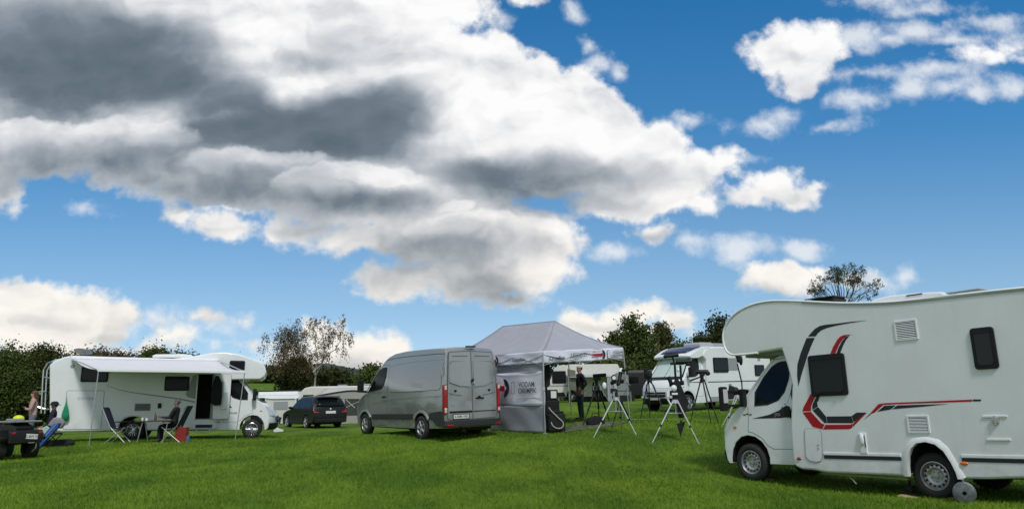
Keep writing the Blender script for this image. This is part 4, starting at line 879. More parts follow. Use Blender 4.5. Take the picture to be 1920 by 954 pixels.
# ------------------------------------------------------------------ the motorhome with the solar panel
def motorhome_solar():
    M = pose(POSE_C); R = empty('motorhome', M, 'low profile white motorhome facing the camera with blinds in its windscreen', 'motorhome', 'motorhomes on the meadow')
    S = cab(R, blind=True, wheelstyle='multi', sides=(1, -1)); Y1 = 1.13
    body = [(-1.18, .33), (-1.20, 2.1), (-.98, 2.28), (-1.12, 2.55), (-1.5, 2.68), (-2.3, 2.70), (-4.6, 2.62), (-5.5, 2.58), (-5.9, 2.50), (-6.05, 2.28), (-6.02, .60), (-5.9, .33), (-4.42, .33), (-4.40, .50), (-4.32, .66), (-4.16, .76), (-4.0, .79), (-3.84, .76), (-3.68, .66), (-3.60, .50), (-3.58, .33)]
    ms = [0] * 12 + [1] * 8 + [0]
    MB().prism(body, -Y1, Y1, mside=ms).build('body', [WHITE, BLACKM], R, bevel=.07, seg=3)
    # cab hood with the forward sloping roof cap
    mb = MB(); T = [-1, -.9, -.6, 0, .6, .9, 1]; prof = [(-1.05, 2.30, 0), (-.75, 2.20, .05), (-.45, 2.19, .10), (-.30, 2.22, .14), (-.27, 2.29, .15), (-.36, 2.37, .14), (-.62, 2.48, .08), (-.95, 2.60, .04), (-1.30, 2.69, 0), (-1.5, 2.70, 0), (-1.5, 2.35, 0)]
    n = len(prof); mb.v = [(x + w * (1 - abs(t) ** 2.4), t * (1.13 - .13 * max(0, min(1, (x + 1.2) / .9))), z + .03 * (1 - t * t)) for t in T for x, z, w in prof]
    for k in range(len(T) - 1):
        for i in range(n): mb.f.append((k * n + i, k * n + (i + 1) % n, (k + 1) * n + (i + 1) % n, (k + 1) * n + i)); mb.mi.append(0)
    for k in (0, len(T) - 1): mb.f.append(tuple(k * n + i for i in range(n))); mb.mi.append(0)
    cap = mb.build('cab_roof', WHITE, R, bevel=.025)
    # dark glazed skylight in the cap
    def cp(x, z, w, t): return Vector((x + w * (1 - abs(t) ** 2.4), t * (1.13 - .13 * max(0, min(1, (x + 1.2) / .9))), z + .03 * (1 - t * t)))
    rows = []
    for (x, z, w, tl, tr) in ((-.42, 2.40, .13, -.62, .70), (-.62, 2.49, .08, -.66, .74), (-.95, 2.61, .04, -.66, .76), (-1.22, 2.68, .02, -.66, .80)): rows.append([cp(x, z, w, tl + (tr - tl) * j / 8) + Vector((.008, 0, .022)) for j in range(9)])
    MB().grid(rows).build('skylight', SOLAR, R, solid=.01, smooth=50)
    framed_window(rounded(-2.62, 1.66, -1.70, 2.16, .04), rounded(-2.70, 1.58, -1.64, 2.22, .05), Y1, 1, R)
    flat('window_panel', rounded(-3.42, 1.66, -2.70, 2.20, .03), Y1, 1, GREYTRIM, R, th=.01)
    framed_window(rounded(-5.4, 1.45, -4.75, 1.85, .04), rounded(-5.45, 1.40, -4.70, 1.90, .05), Y1, 1, R)
    flat('stripe', [(-1.22, 1.16), (-1.22, 1.20), (-5.95, 1.20), (-5.95, 1.16)], Y1, 1, DARKGREY, R)
    S.side('stripe', [(-.10, 1.20), (-.10, 1.175), (-1.0, 1.16), (-1.0, 1.20)], 1, DARKGREY, R)
    flat('stripe', [(-1.26, .36), (-1.26, .56), (-3.5, .56), (-3.5, .36)], Y1, 1, GREYTRIM, R)
    flat('vent', rounded(-2.86, .86, -2.64, 1.08, .02), Y1, 1, GREYTRIM, R, th=.012)
    flat('vent', rounded(-5.2, 2.08, -5.0, 2.3, .02), Y1, 1, GREYTRIM, R, th=.012)
    MB().box((-3.2, 0, 2.80), (1.0, .8, .20)).build('roof_rails', ALU, R, bevel=.03)
    MB().prism([(-1.75, 2.70), (-1.70, 2.86), (-1.85, 2.92), (-2.55, 2.92), (-2.7, 2.86), (-2.72, 2.70)], -.45, .45).build('roof_hatch', mat('hatch_grey', (.42, .42, .44), .4), R, bevel=.03)
    under(R, -3.5, -1.3, 1.05, .32, .6); under(R, -5.8, -4.5, 1.05, .32, .6); under(R, -4.5, -3.5, .7, .34, .6)
    for sg in (1, -1): wheel(R, -4.0, sg * .92, .345, .345, .222, sg, 'multi')
    text('badge', 'BC 427', .10, INK, face_front(.955, 0, .54), R)
    return M
MC = motorhome_solar()

# ------------------------------------------------------------------ the silver panel van
def silver_van():
    M = pose(POSE_V, KV); R = empty('panel_van', M, 'silver high roof panel van seen from behind beside the tent', 'van')
    hub = .35; Rr = .35
    o = [(-4.82, .36, 0), (-4.10, .33, 0), (-4.085, .45, 0), (-4.03, .62, 0), (-3.90, .75, 0), (-3.75, .82, 0), (-3.62, .83, 0), (-3.48, .80, 0), (-3.34, .70, 0), (-3.26, .56, 0), (-3.23, .40, 0), (-3.22, .31, 0), (-.46, .29, 0), (-.42, .45, 0), (-.36, .62, 0), (-.24, .74, 0), (-.08, .81, 0), (.06, .81, 0), (.20, .76, 0), (.33, .65, 0), (.41, .50, 0), (.44, .32, 0),
         (.50, .30, .30), (.58, .42, .34), (.62, .62, .36), (.62, .85, .35), (.58, 1.02, .32), (.48, 1.16, .26), (.20, 1.31, .18), (-.10, 1.40, .12), (-.22, 1.50, .12), (-.58, 1.88, .10), (-.93, 2.22, .08), (-1.12, 2.38, .06), (-1.40, 2.52, .04), (-1.80, 2.61, .02), (-2.5, 2.66, 0), (-3.5, 2.67, 0), (-4.5, 2.66, 0), (-4.76, 2.64, 0), (-4.84, 2.56, 0), (-4.90, 1.9, 0), (-4.93, 1.40, 0), (-4.94, .8, 0), (-4.93, .45, 0)]
    S = Shell((29, 42), o, .985, 1.40, 2.66, .86, crown=.055, crown_z=2.3)
    ms = [0] + [1] * 10 + [0] * 2 + [1] * 8 + [0] * 24
    S.mesh('body', [SILVER, BLACKM], R, mside=ms, bevel=.045)
    MB().box((-2.2, 0, .38), (5.0, 1.35, .26)).build('underbody', BLACKM, R, bevel=.02)
    # windscreen, side windows
    S.patch('windscreen', [o[29], o[30], o[31], (-.90, 2.19, .08)], -.90, .90, GLASS, R, off=.010)
    win = [(-.17, 1.42), (-.36, 1.62), (-.66, 1.93), (-.90, 2.13), (-1.10, 2.20), (-1.38, 2.20), (-1.36, 1.9), (-1.26, 1.62), (-1.12, 1.50), (-.62, 1.44)]
    for sg in (1, -1):
        S.side('side_window', win, sg, BLACKP, R, off=.005); cx = -.85; cz = 1.82
        S.side('pane', [(cx + (x - cx) * .9, cz + (z - cz) * .88) for x, z in win], sg, GLASS, R, off=.010)
        S.line('window_trim', [(-.10, 1.44), (-.36, 1.70), (-.66, 2.0), (-.92, 2.24)], sg, ALU, R, r=.014)
        S.line('door', [(-.22, 1.38), (-.18, 1.05), (-.30, .80), (-.47, .62), (-.50, .36), (-1.52, .36), (-1.53, 1.4), (-1.52, 2.26), (-1.0, 2.28)], sg, SEAM, R, r=.0055, off=-.002)
        # pressed panel recess drawn by its raised lip
        pan = [(-1.64, 2.20), (-1.60, 2.22), (-2.6, 2.30), (-4.70, 2.33), (-4.78, 2.28), (-4.74, 1.55), (-4.68, 1.46), (-3.2, 1.42), (-1.78, 1.40), (-1.68, 1.44), (-1.64, 1.6)]
        S.side('side_panel', pan, sg, SILVER, R, off=.014, th=.02, bevel=.010); S.line('panel_joint', pan, sg, SEAM, R, r=.0055, closed=True, off=.001)
        S.line('panel_crease', smooth_poly([(-.50, 1.02), (-1.2, 1.12), (-2.2, 1.20), (-3.4, 1.25), (-4.78, 1.28)], 3), sg, SILVER, R, r=.016, off=-.004)
        S.line('roof_gutter', [(-1.25, 2.42), (-1.8, 2.47), (-2.8, 2.50), (-4.5, 2.505), (-4.8, 2.49)], sg, SEAM, R, r=.011, off=-.002)
        S.side('cladding', [(-3.15, .575), (-.52, .53), (-.50, .70), (-3.18, .755)], sg, GREYTRIM if False else mat('dark_cladding', (.028, .031, .033), .5), R, off=.022, th=.026, bevel=.008)
        S.side('cladding', [(-4.93, .40), (-4.55, .42), (-4.30, .58), (-4.12, .60), (-4.10, .78), (-4.60, .84), (-4.93, .86)], sg, MATS['dark_cladding'], R, off=.022, th=.026, bevel=.008)
        # chrome-edged arches
        for cx_, cz_, rr in ((-3.65, .36, .50), (.02, .36, .48)):
            P_ = [(cx_ + rr * math.cos(a), cz_ + rr * math.sin(a)) for a in [rad(q) for q in range(28, 153, 12)]]; Q_ = [(cx_ + (rr - .07) * math.cos(a), cz_ + (rr - .07) * math.sin(a)) for a in [rad(q) for q in range(152, 27, -12)]]
            S.side('arch_trim', P_ + Q_, sg, ALU if sg > 0 else ALU, R, off=.026, th=.03, bevel=.006)
        S.side('door_handle', rounded(-1.42, 1.22, -1.22, 1.28, .02), sg, BLACKP, R, off=.03, bevel=.006)
        mb = MB(); mb.box((-.06, sg * 1.07, 1.44), (.12, .18, .06)); mb.box((-.02, sg * 1.18, 1.62), (.14, .20, .42)); mb.build('mirror', BLACKP, R, bevel=.035)
        tl = MB(); tl.box((-4.90, sg * .945, 1.18), (.13, .11, .86)); q = tl.build('tail_light', REDL, R, bevel=.025)
        MB().box((-4.968, sg * .945, 1.52), (.006, .075, .12)).build('reversing_lens', LAMP, q, bevel=.002); MB().box((-4.968, sg * .945, .86), (.006, .075, .10)).build('lower_lens', ORANGE if False else LAMP, q, bevel=.002)
        MB().tube((-4.80, sg * .97, 2.1), (-4.80, sg * .97, 1.86), .028, .028, 10).build('door_hinge', SILVER, R)
        S.patch('headlight', [(.60, .86, .35), (.56, 1.0, .33), (.50, 1.1, .28)], sg * .62, sg * .985, LAMP, R, off=.012, nt=8)
        wheel(R, 0, sg * .90, .35, Rr, .215, sg, 'five'); wheel(R, -3.665, sg * .90, .35, Rr, .215, sg, 'five')
    # tail
    X = -4.935
    def rear(name, poly, m, th=.006, bevel=0, x=None, slant=True):
        mb = MB(); n = len(poly); f = lambda y, z, d: ((-4.94 + .04 * max(0, (z - 1.4)) + (.03 * max(0, z - 1.9) / .7) if slant else X) - d, y, z)
        mb.add([f(y, z, -.01) for y, z in poly] + [f(y, z, th) for y, z in poly], [tuple(range(n)), tuple(range(2 * n - 1, n - 1, -1))] + [(i, n + i, n + (i + 1) % n, (i + 1) % n) for i in range(n)]); return mb.build(name, m, R, bevel=bevel, smooth=35 if bevel else 0)
    def rline(name, pts, m, r, d=0.0): return MB().path([(-4.94 + .04 * max(0, (z - 1.4)) + .03 * max(0, z - 1.9) / .7 - d, y, z) for y, z in pts], r, 5).build(name, m, R, smooth=60)
    for sg in (1, -1):
        d = rear('rear_door', [(sg * .008, .60), (sg * .86, .62), (sg * .865, 1.38), (sg * .83, 1.9), (sg * .78, 2.45), (sg * .74, 2.53), (sg * .008, 2.56)], SILVER, .014, .010)
        rline('door_seam', [(sg * .87, .62), (sg * .875, 1.38), (sg * .84, 1.9), (sg * .79, 2.45), (sg * .745, 2.545), (0, 2.575)], SEAM, .006, .002)
        rear('window_recess', [(sg * .06, 1.52), (sg * .45, 1.55), (sg * .80, 1.66), (sg * .80, 1.9), (sg * .75, 2.20), (sg * .70, 2.26), (sg * .06, 2.28)], SILVER, .026, .010)
        rline('pressing', [(sg * .06, 2.27), (sg * .70, 2.265), (sg * .76, 2.2)], SEAM, .006, .018); rline('pressing', [(sg * .12, 2.43), (sg * .66, 2.42)], SEAM, .008, .016)
        rline('pressing', smooth_poly([(sg * .84, 1.36), (sg * .65, 1.32), (sg * .45, 1.29), (sg * .38, 1.285)], 3), SEAM, .006, .016)
        MB().tube((-4.95, sg * .60, 1.42), (-4.965, sg * .60, 1.42), .035, .035, 14).build('lock_cover', BLACKP, R)
    MB().path([(-4.955, 0, .60), (-4.957, 0, 1.4), (-4.915, 0, 2.0), (-4.87, 0, 2.56)], .006, 5).build('centre_gap', SEAM, R)
    rear('handle_bar', rounded(-.40, 1.17, -.12, 1.215, .018), BLACKP, .035, .008); MB().tube((-4.95, -.24, 1.22), (-4.975, -.24, 1.245), .04, .035, 12).build('lock', BLACKP, R)
    mb = MB(); mb.lathe([(0, .0), (.045, .0), (.06, .006), (.072, .012), (.078, .0)], Matrix.Translation((-4.955, .0, 1.70)) @ Matrix.Rotation(-math.pi / 2, 4, 'Y'), 24); mb.build('emblem', CHROME, R)
    MB().ell((-4.965, .0, 1.70), (.01, .05, .05)).build('emblem_badge', BLACKM, R)
    MB().box((-4.95, .42, .815), (.03, .78, .055)).box((-4.95, -.43, .815), (.018, .80, .030)).build('trim_strip', BLACKP, R, bevel=.006)
    pr = rear('plate_recess', [(.12, .60), (.12, .78), (.80, .78), (.83, .70), (.80, .60)], SILVER, .022, .008)
    MB().box((-4.972, .43, .68), (.012, .56, .15)).build('plate_holder', BLACKP, R, bevel=.006)
    p = MB().box((-4.980, .43, .682), (.006, .52, .11)).build('number_plate', PLATEW, R, bevel=.003); text('plate_number', 'E-DEM 1702', .082, INK, face_rear(-4.985, .43, .682), p, sx=1.05, bold=.001)
    MB().box((-4.965, .70, 1.02 + .0), (.004, .10, .02)).box((-4.965, -.66, 1.0), (.004, .14, .02)).build('lettering', GREYTRIM, R, smooth=0)
    MB().prism([(-4.99, .98), (-4.99, .98)] if False else [(-5.02, -.90), (-5.06, -.6), (-5.07, 0), (-5.06, .6), (-5.02, .90), (-4.96, .985), (-4.70, .99), (-4.70, -.99), (-4.96, -.985)], .40, .585, axis='z').build('bumper', MATS['dark_cladding'], R, bevel=.025)
    for sg in (1, -1): MB().box((-5.03, sg * .84, .45), (.05, .20, .05)).build('reflector', REDL, R, bevel=.01)
    MB().box((-4.87, 0, 2.705), (.10, .32, .045)).build('brake_light', BLACKM, R, bevel=.012)
    MB().tube((-4.8, .35, .30), (-5.0, .35, .30), .03, .03, 10).box((-4.4, -.3, .36), (.8, .9, .16)).build('exhaust', BLACKM, R)
    rear('sticker', [(.905, .90), (.905, .94), (.985, .94), (.985, .90)], PLATEW, .03)
silver_van()

# ------------------------------------------------------------------ the tent
KT = 1.03
def tent():
    F = Vector((.80, 21.5, 2.945)); G = Vector((3.295, 23.5, 3.118)); D = Vector((-.625, .781, .003)) * 5.1; H = F + D; I = G + D; H.z = 2.965; I.z = 3.12
    R1 = Vector((1.268, 23.7, 3.99)); R2 = Vector((-.346, 25.45, 4.03)); F, G, H, I, R1, R2 = [Vector((p.x * KT, p.y * KT, CZ + (p.z - CZ) * KT)) for p in (F, G, H, I, R1, R2)]; g0 = gzf(F.x, F.y)
    T = empty('gazebo_tent', Matrix.Translation((F.x, F.y, g0)), 'grey and white pop up gazebo tent with printed side wall beside the silver van', 'tent'); o0 = Vector((F.x, F.y, g0)); L = lambda p: Vector(p) - o0
    def sagpt(a, b, s, amt=.10): p = a.lerp(b, s); p.z -= amt * math.sin(math.pi * min(1, s * 1.0)) ; return p
    def face(a, b, ra, rb, nm='roof_panel'):
        rows = []
        for i in range(11):
            s = i / 10; row = []
            for j in range(17):
                t = j / 16; e0 = sagpt(a, ra, s); e1 = sagpt(b, rb, s); p = e0.lerp(e1, t); p.z -= .05 * math.sin(math.pi * t) * math.sin(math.pi * s) * .8; row.append(L(p))
            rows.append(row)
        MB().grid(rows).build(nm, FABR, T, smooth=50, solid=.004)
    face(F, G, R1, R1); face(H, F, R2, R1); face(I, H, R2, R2); face(G, I, R1, R2)
    for a, b in ((F, R1), (G, R1), (H, R2), (I, R2)): MB().path([L(sagpt(a, b, s / 10)) + Vector((0, 0, .004)) for s in range(11)], .012, 5).build('roof_seam', FABG, T)
    MB().tube(L(R1), L(R2), .014).build('roof_seam', FABG, T)
    outn = {}
    def strip(a, b, z0, z1, m, nm, amp, seed, nx=60, nz=8, off=.0, mats=None, rowsm=None, bottom=None):
        """hanging cloth between two corners; z0 top, z1 bottom, measured down from the eave"""
        rs = np.random.RandomState(seed); ph = rs.rand(6) * 6; d = (b - a); n_ = Vector((d.y, -d.x, 0)).normalized(); rows = []
        for i in range(nz + 1):
            s = i / nz; row = []
            for j in range(nx + 1):
                t = j / nx; p = a.lerp(b, t); top = p.z - z0; bot = (p.z - z1) if bottom is None else (bottom[0] + (bottom[1] - bottom[0]) * t); p.z = top + (bot - top) * s
                w = amp * (math.sin(t * 13 + s * 3 + ph[0]) * .5 + math.sin(t * 29 - s * 5 + ph[1]) * .3 + .6 * math.sin((t * 7 + s * 4 + ph[2])) * s) * (.4 + .6 * s)
                row.append(L(p + n_ * (w + off)))
            rows.append(row)
        return MB().grid(rows).build(nm, m, T, smooth=60, solid=.003), n_
    v1, nF = strip(F, G, -.01, .345, FABW, 'valance', .030, 1); v2, nS = strip(H, F, -.01, .33, FABW, 'valance', .035, 2); strip(I, H, -.01, .33, FABW, 'valance', .02, 3); strip(G, I, -.01, .33, FABW, 'valance', .02, 4)
    def onface(a, b, t, dz, nrm, off, th=0.0):
        p = a.lerp(b, t); p.z -= dz; p = L(p + nrm * off); ux = Vector((b.x - a.x, b.y - a.y, b.z - a.z)).normalized(); uz = Vector((0, 0, 1)); un = ux.cross(uz).normalized(); uz = un.cross(ux) * -1 if un.cross(ux).z < 0 else un.cross(ux)
        return Matrix(((ux.x, uz.x, un.x, p.x), (ux.y, uz.y, un.y, p.y), (ux.z, uz.z, un.z, p.z), (0, 0, 0, 1)))
    def logo(a, b, t, dz, nrm, s, par, word=None):
        """red bar with a half disc and small lines of print"""
        M = onface(a, b, t, dz, nrm, .056)
        mb = MB(); mb.prism([(-.42 * s, -.045 * s), (.30 * s, -.075 * s), (.30 * s, .055 * s), (-.42 * s, .045 * s)], 0, .003, axis='z'); o = mb.build('logo_bar', RED, par, smooth=0); o.matrix_basis = M
        arc = [(.26 * s, .22 * s)] + [(.26 * s + .22 * s * math.sin(rad(q)), .22 * s * math.cos(rad(q))) for q in range(10, 180, 15)] + [(.26 * s, -.22 * s), (.30 * s, -.08 * s), (.38 * s, 0), (.30 * s, .08 * s)]
        o = MB().prism(arc, .003, .006, axis='z').build('logo_disc', INK, par, smooth=0); o.matrix_basis = M
        text('print', word or 'TS-OPTIK', .10 * s, INKG, M @ Matrix.Translation((-.12 * s, .13 * s, .003)), par); text('print', 'ASTRO', .06 * s, INKG, M @ Matrix.Translation((-.12 * s, -.15 * s, .003)), par)
    def words(a, b, t, dz, nrm, body, size, par, m=INK, off=.054, sx=1.0, bold=0): return text('print', body, size, m, onface(a, b, t, dz, nrm, off), par, sx=sx, bold=bold)
    words(F, G, .15, .22, nF, 'Crosslion', .155, v1, INK, bold=.004, sx=1.0); words(F, G, .41, .16, nF, 'LESSIRTI', .17, v1, INKG, sx=1.05); words(F, G, .37, .28, nF, 'OPTICS', .05, v1, INKG)
    logo(F, G, .655, .17, nF, .62, v1, 'NIMAX OPT'); words(F, G, .91, .12, nF, 'VIXENA', .11, v1, INKG, sx=1.1); words(F, G, .91, .24, nF, 'OREMPIK', .12, v1, INKG, sx=1.1)
    MB().prism([(-.05, -.12), (.05, -.12), (.05, .12), (-.05, .12)], 0, .003, axis='z').build('print_frame', INKG, v1, smooth=0).matrix_basis = onface(F, G, .79, .17, nF, .046)
    MB().prism([(-.04, -.11), (.04, -.11), (.04, .11), (-.04, .11)], 0, .004, axis='z').build('print_frame_inside', FABW, v1, smooth=0).matrix_basis = onface(F, G, .79, .17, nF, .0475)
    words(H, F, .80, .19, nS, 'Crosslion', .15, v2, INKG, bold=.003); logo(H, F, .56, .17, nS, .62, v2, 'NIMAX')
    # the printed side wall: grey band, white field, grey skirt
    gH = gzf(H.x, H.y) + .02; zF = g0 + .0
    def wall(z0, z1, m, seed, amp, bottom=None):
        return strip(H, F, z0, z1, m, 'side_wall_panel', amp, seed, nx=70, nz=12, off=-.03, bottom=bottom)[0]
    wall(.32, .56, FABG, 7, .02); w2 = wall(.56, 1.52, FABW, 7, .045); wall(1.52, 2.2, FABG, 7, .045, bottom=(gH, zF + .03))
    logo(H, F, .60, 1.0, nS, 1.25, w2, 'C21'); words(H, F, .86, .92, nS, 'VODAM', .21, w2, INKG, off=.032, sx=.95, bold=.002); words(H, F, .865, 1.10, nS, 'OREMPIK', .21, w2, INKG, off=.032, sx=.95, bold=.002)
    o = MB().path([(-.07, -.17, .002), (.07, -.17, .002), (.07, .17, .002), (-.07, .17, .002)], .008, 4, closed=True).build('print_frame', INKG, w2); o.matrix_basis = onface(H, F, .74, 1.0, nS, .032)
    for dz in (.56, 1.28): MB().tube(L(H + Vector((0, 0, -dz))), L(F + Vector((0, 0, -dz))), .007, .007, 5).build('wall_seam', FABW, T)
    # folds that pull towards the corner pole
    # frame
    mids = [G.lerp(I, .5), H.lerp(F, .5)]; feet = {}
    at1 = at(1181, 788, 24.2)
    for k, p in enumerate([F, G, H, I, mids[0], mids[1]]):
        q = Vector((p.x, p.y, 0)); 
        if k == 1: q = Vector((at1.x, at1.y, 0))
        if k == 4: a_ = at(1072, 787, 26.26); q = Vector((a_.x, a_.y, 0)); p = Vector((at(1066, 680, 26.26).x, 26.26, p.z))
        q.z = gzf(q.x, q.y); top = p + Vector((0, 0, -.03)); m_ = q.lerp(top, .55)
        mb = MB(); mb.tube(L(m_), L(top), .022, .022, 6); mb.tube(L(q), L(m_ + Vector((0, 0, .1))), .016, .016, 6); mb.box(L(m_), (.06, .06, .10)); mb.box(L(q) + Vector((0, 0, .012)), (.12, .12, .02)); mb.build('pole', ALU, T, smooth=30)
    for a, b in ((F, G), (G, I), (I, H), (H, F)):
        n = 2 if (a - b).length < 4 else 4
        mb = MB()
        for k in range(n):
            p = a.lerp(b, k / n); q = a.lerp(b, (k + 1) / n); mb.tube(L(p + Vector((0, 0, -.10))), L(q + Vector((0, 0, -.40))), .012, .012, 5); mb.tube(L(p + Vector((0, 0, -.40))), L(q + Vector((0, 0, -.10))), .012, .012, 5)
        mb.build('scissor_truss', ALU, T)
    # ground sheet
    return F, G, H, I, g0
TF, TG, TH, TI, TZ = tent()
def groundsheet():
    P = [at(1052, 806, 22.0), at(1150, 797, 22.6), at(1175, 788, 23.6), at(1080, 790, 25.0)]
    P = [Vector((p.x, p.y, gzf(p.x, p.y) + .012)) for p in P]; rows = []
    for i in range(9): rows.append([(lambda q: (q.x, q.y, gzf(q.x, q.y) + .014 + .006 * math.sin(i * 2 + j)))(P[0].lerp(P[1], j / 8).lerp(P[3].lerp(P[2], j / 8), i / 8)) for j in range(9)])
    tag(MB().grid(rows).build('groundsheet', mat('trodden_sheet', (.10, .105, .085), .9, var=.3, vscale=3), solid=.008), 'worn grey green ground sheet spread under the open side of the tent', 'ground sheet')
groundsheet()
def in_tent():
    # black upright cabinet with a label, generator-like box and a loop of hose
    p = at(1035, 800, 22.75); z = gzf(p.x, p.y); t = empty('equipment_cabinet', Matrix.Translation((p.x, p.y, z)) @ Matrix.Rotation(rad(20), 4, 'Z'), 'tall black equipment cabinet with a white label just inside the tent corner', 'cabinet')
    MB().box((0, .1, .95), (.36, .4, .42)).box((0, .1, .60), (.42, .44, .5)).build('case', BLACKP, t, bevel=.03); MB().box((.02, -.14, 1.02), (.17, .006, .20)).build('label', PLATEW, t, smooth=0)
    MB().path([(-.10, .1, 1.16), (-.10, .1, 1.9), (-.06, .1, 2.0)], .02).build('mast', BLACKP, t)
    MB().prism([(-.17, 1.2), (-.12, 1.2), (.0, 1.3), (.0, 2.05), (-.17, 2.1)], .02, .2).build('hanging_cover', BLACKC, t, bevel=.02)
    p = at(1034, 806, 22.3); z = gzf(p.x, p.y); t = empty('generator', Matrix.Translation((p.x + .12, p.y, z)) @ Matrix.Rotation(rad(15), 4, 'Z'), 'squat black box on the grass at the tent corner with a pale hose loop', 'generator')
    MB().box((0, 0, .28), (.48, .42, .50)).build('case', BLACKC, t, bevel=.05, seg=3); MB().box((0, 0, .56), (.40, .34, .06)).box((.05, 0, .62), (.2, .04, .03)).build('lid', BLACKP, t, bevel=.02)
    hose = smooth_poly([(-.26, .70), (-.20, .62), (.0, .42), (.13, .30), (.15, .20), (.08, .13), (-.05, .13), (-.16, .20), (-.20, .30)], 5); MB().path([(x, -.235, z) for x, z in hose], .016, 6).build('hose', mat('pale_hose', (.42, .42, .34), .6), t, smooth=60)
    p = at(1117, 797, 23.3); z = gzf(p.x, p.y); t = empty('holdall', Matrix.Translation((p.x, p.y, z)) @ Matrix.Rotation(rad(8), 4, 'Z'), 'black holdall bag lying on the grass between the tripods', 'bag')
    MB().prism([(-.26, 0), (.24, 0), (.27, .12), (.22, .24), (-.02, .27), (-.24, .20), (-.28, .10)], -.14, .14).build('bag', BLACKC, t, bevel=.05, seg=3); MB().path([(-.12, 0, .24), (-.08, 0, .34), (.06, 0, .35), (.12, 0, .25)], .012, 6).build('strap', BLACKP, t)
in_tent()

# ------------------------------------------------------------------ tripods
def leg(mb_up, mb_low, a, f, r, split=.55, m2=None):
    m_ = a.lerp(f, split); mb_up.tube(a, m_, r, r * .95, 8); mb_low.tube(m_, f, r * .72, r * .66, 8)
def tripod(name, label, cat, apex, feet, r, m, m_low, group, tray=None, col=None):
    """apex and feet in world coordinates"""
    A = Vector(apex); base = sum((Vector(f) for f in feet), Vector()) / 3; base.z = gzf(base.x, base.y); T = empty(name, Matrix.Translation(base), label, cat, group); a = A - base
    for f in feet:
        f = Vector(f) - base; d = Vector((f.x - a.x, f.y - a.y, 0)).normalized() * .06; mb = MB(); s = a + d; q = s.lerp(f, .60); mb.tube(s, q, r, r, 8); L = mb.build('leg', m, T, smooth=40)
        MB().tube(s.lerp(f, .57), f, r * .72, r * .66, 8).build('leg_extension', m_low, L, smooth=40); MB().tube(s.lerp(f, .57), s.lerp(f, .62), r * 1.35, r * 1.35, 8).build('clamp', BLACKP, L)
    MB().tube(a + Vector((0, 0, -.06)), a + Vector((0, 0, .03)), .085, .075, 14).build('tripod_head', m, T, smooth=40)
    if tray:
        c = a + Vector((0, 0, -tray)); mb = MB()
        for f in feet:
            f = Vector(f) - base; k = (a.z - c.z) / max(.1, (a.z - f.z)); p = a.lerp(f, k); mb.tube(c, p, .012, .012, 5)
        mb.tube(c, a, .012, .012, 6); mb.box(c, (.20, .20, .02)); mb.build('tray', ALU, T)
    return T, a
def gfoot(u, v, Y): p = at(u, v, Y); return Vector((p.x, p.y, gzf(p.x, p.y)))
GM = 'telescope mounts on steel tripods'; GT = 'black tripods on the grass'
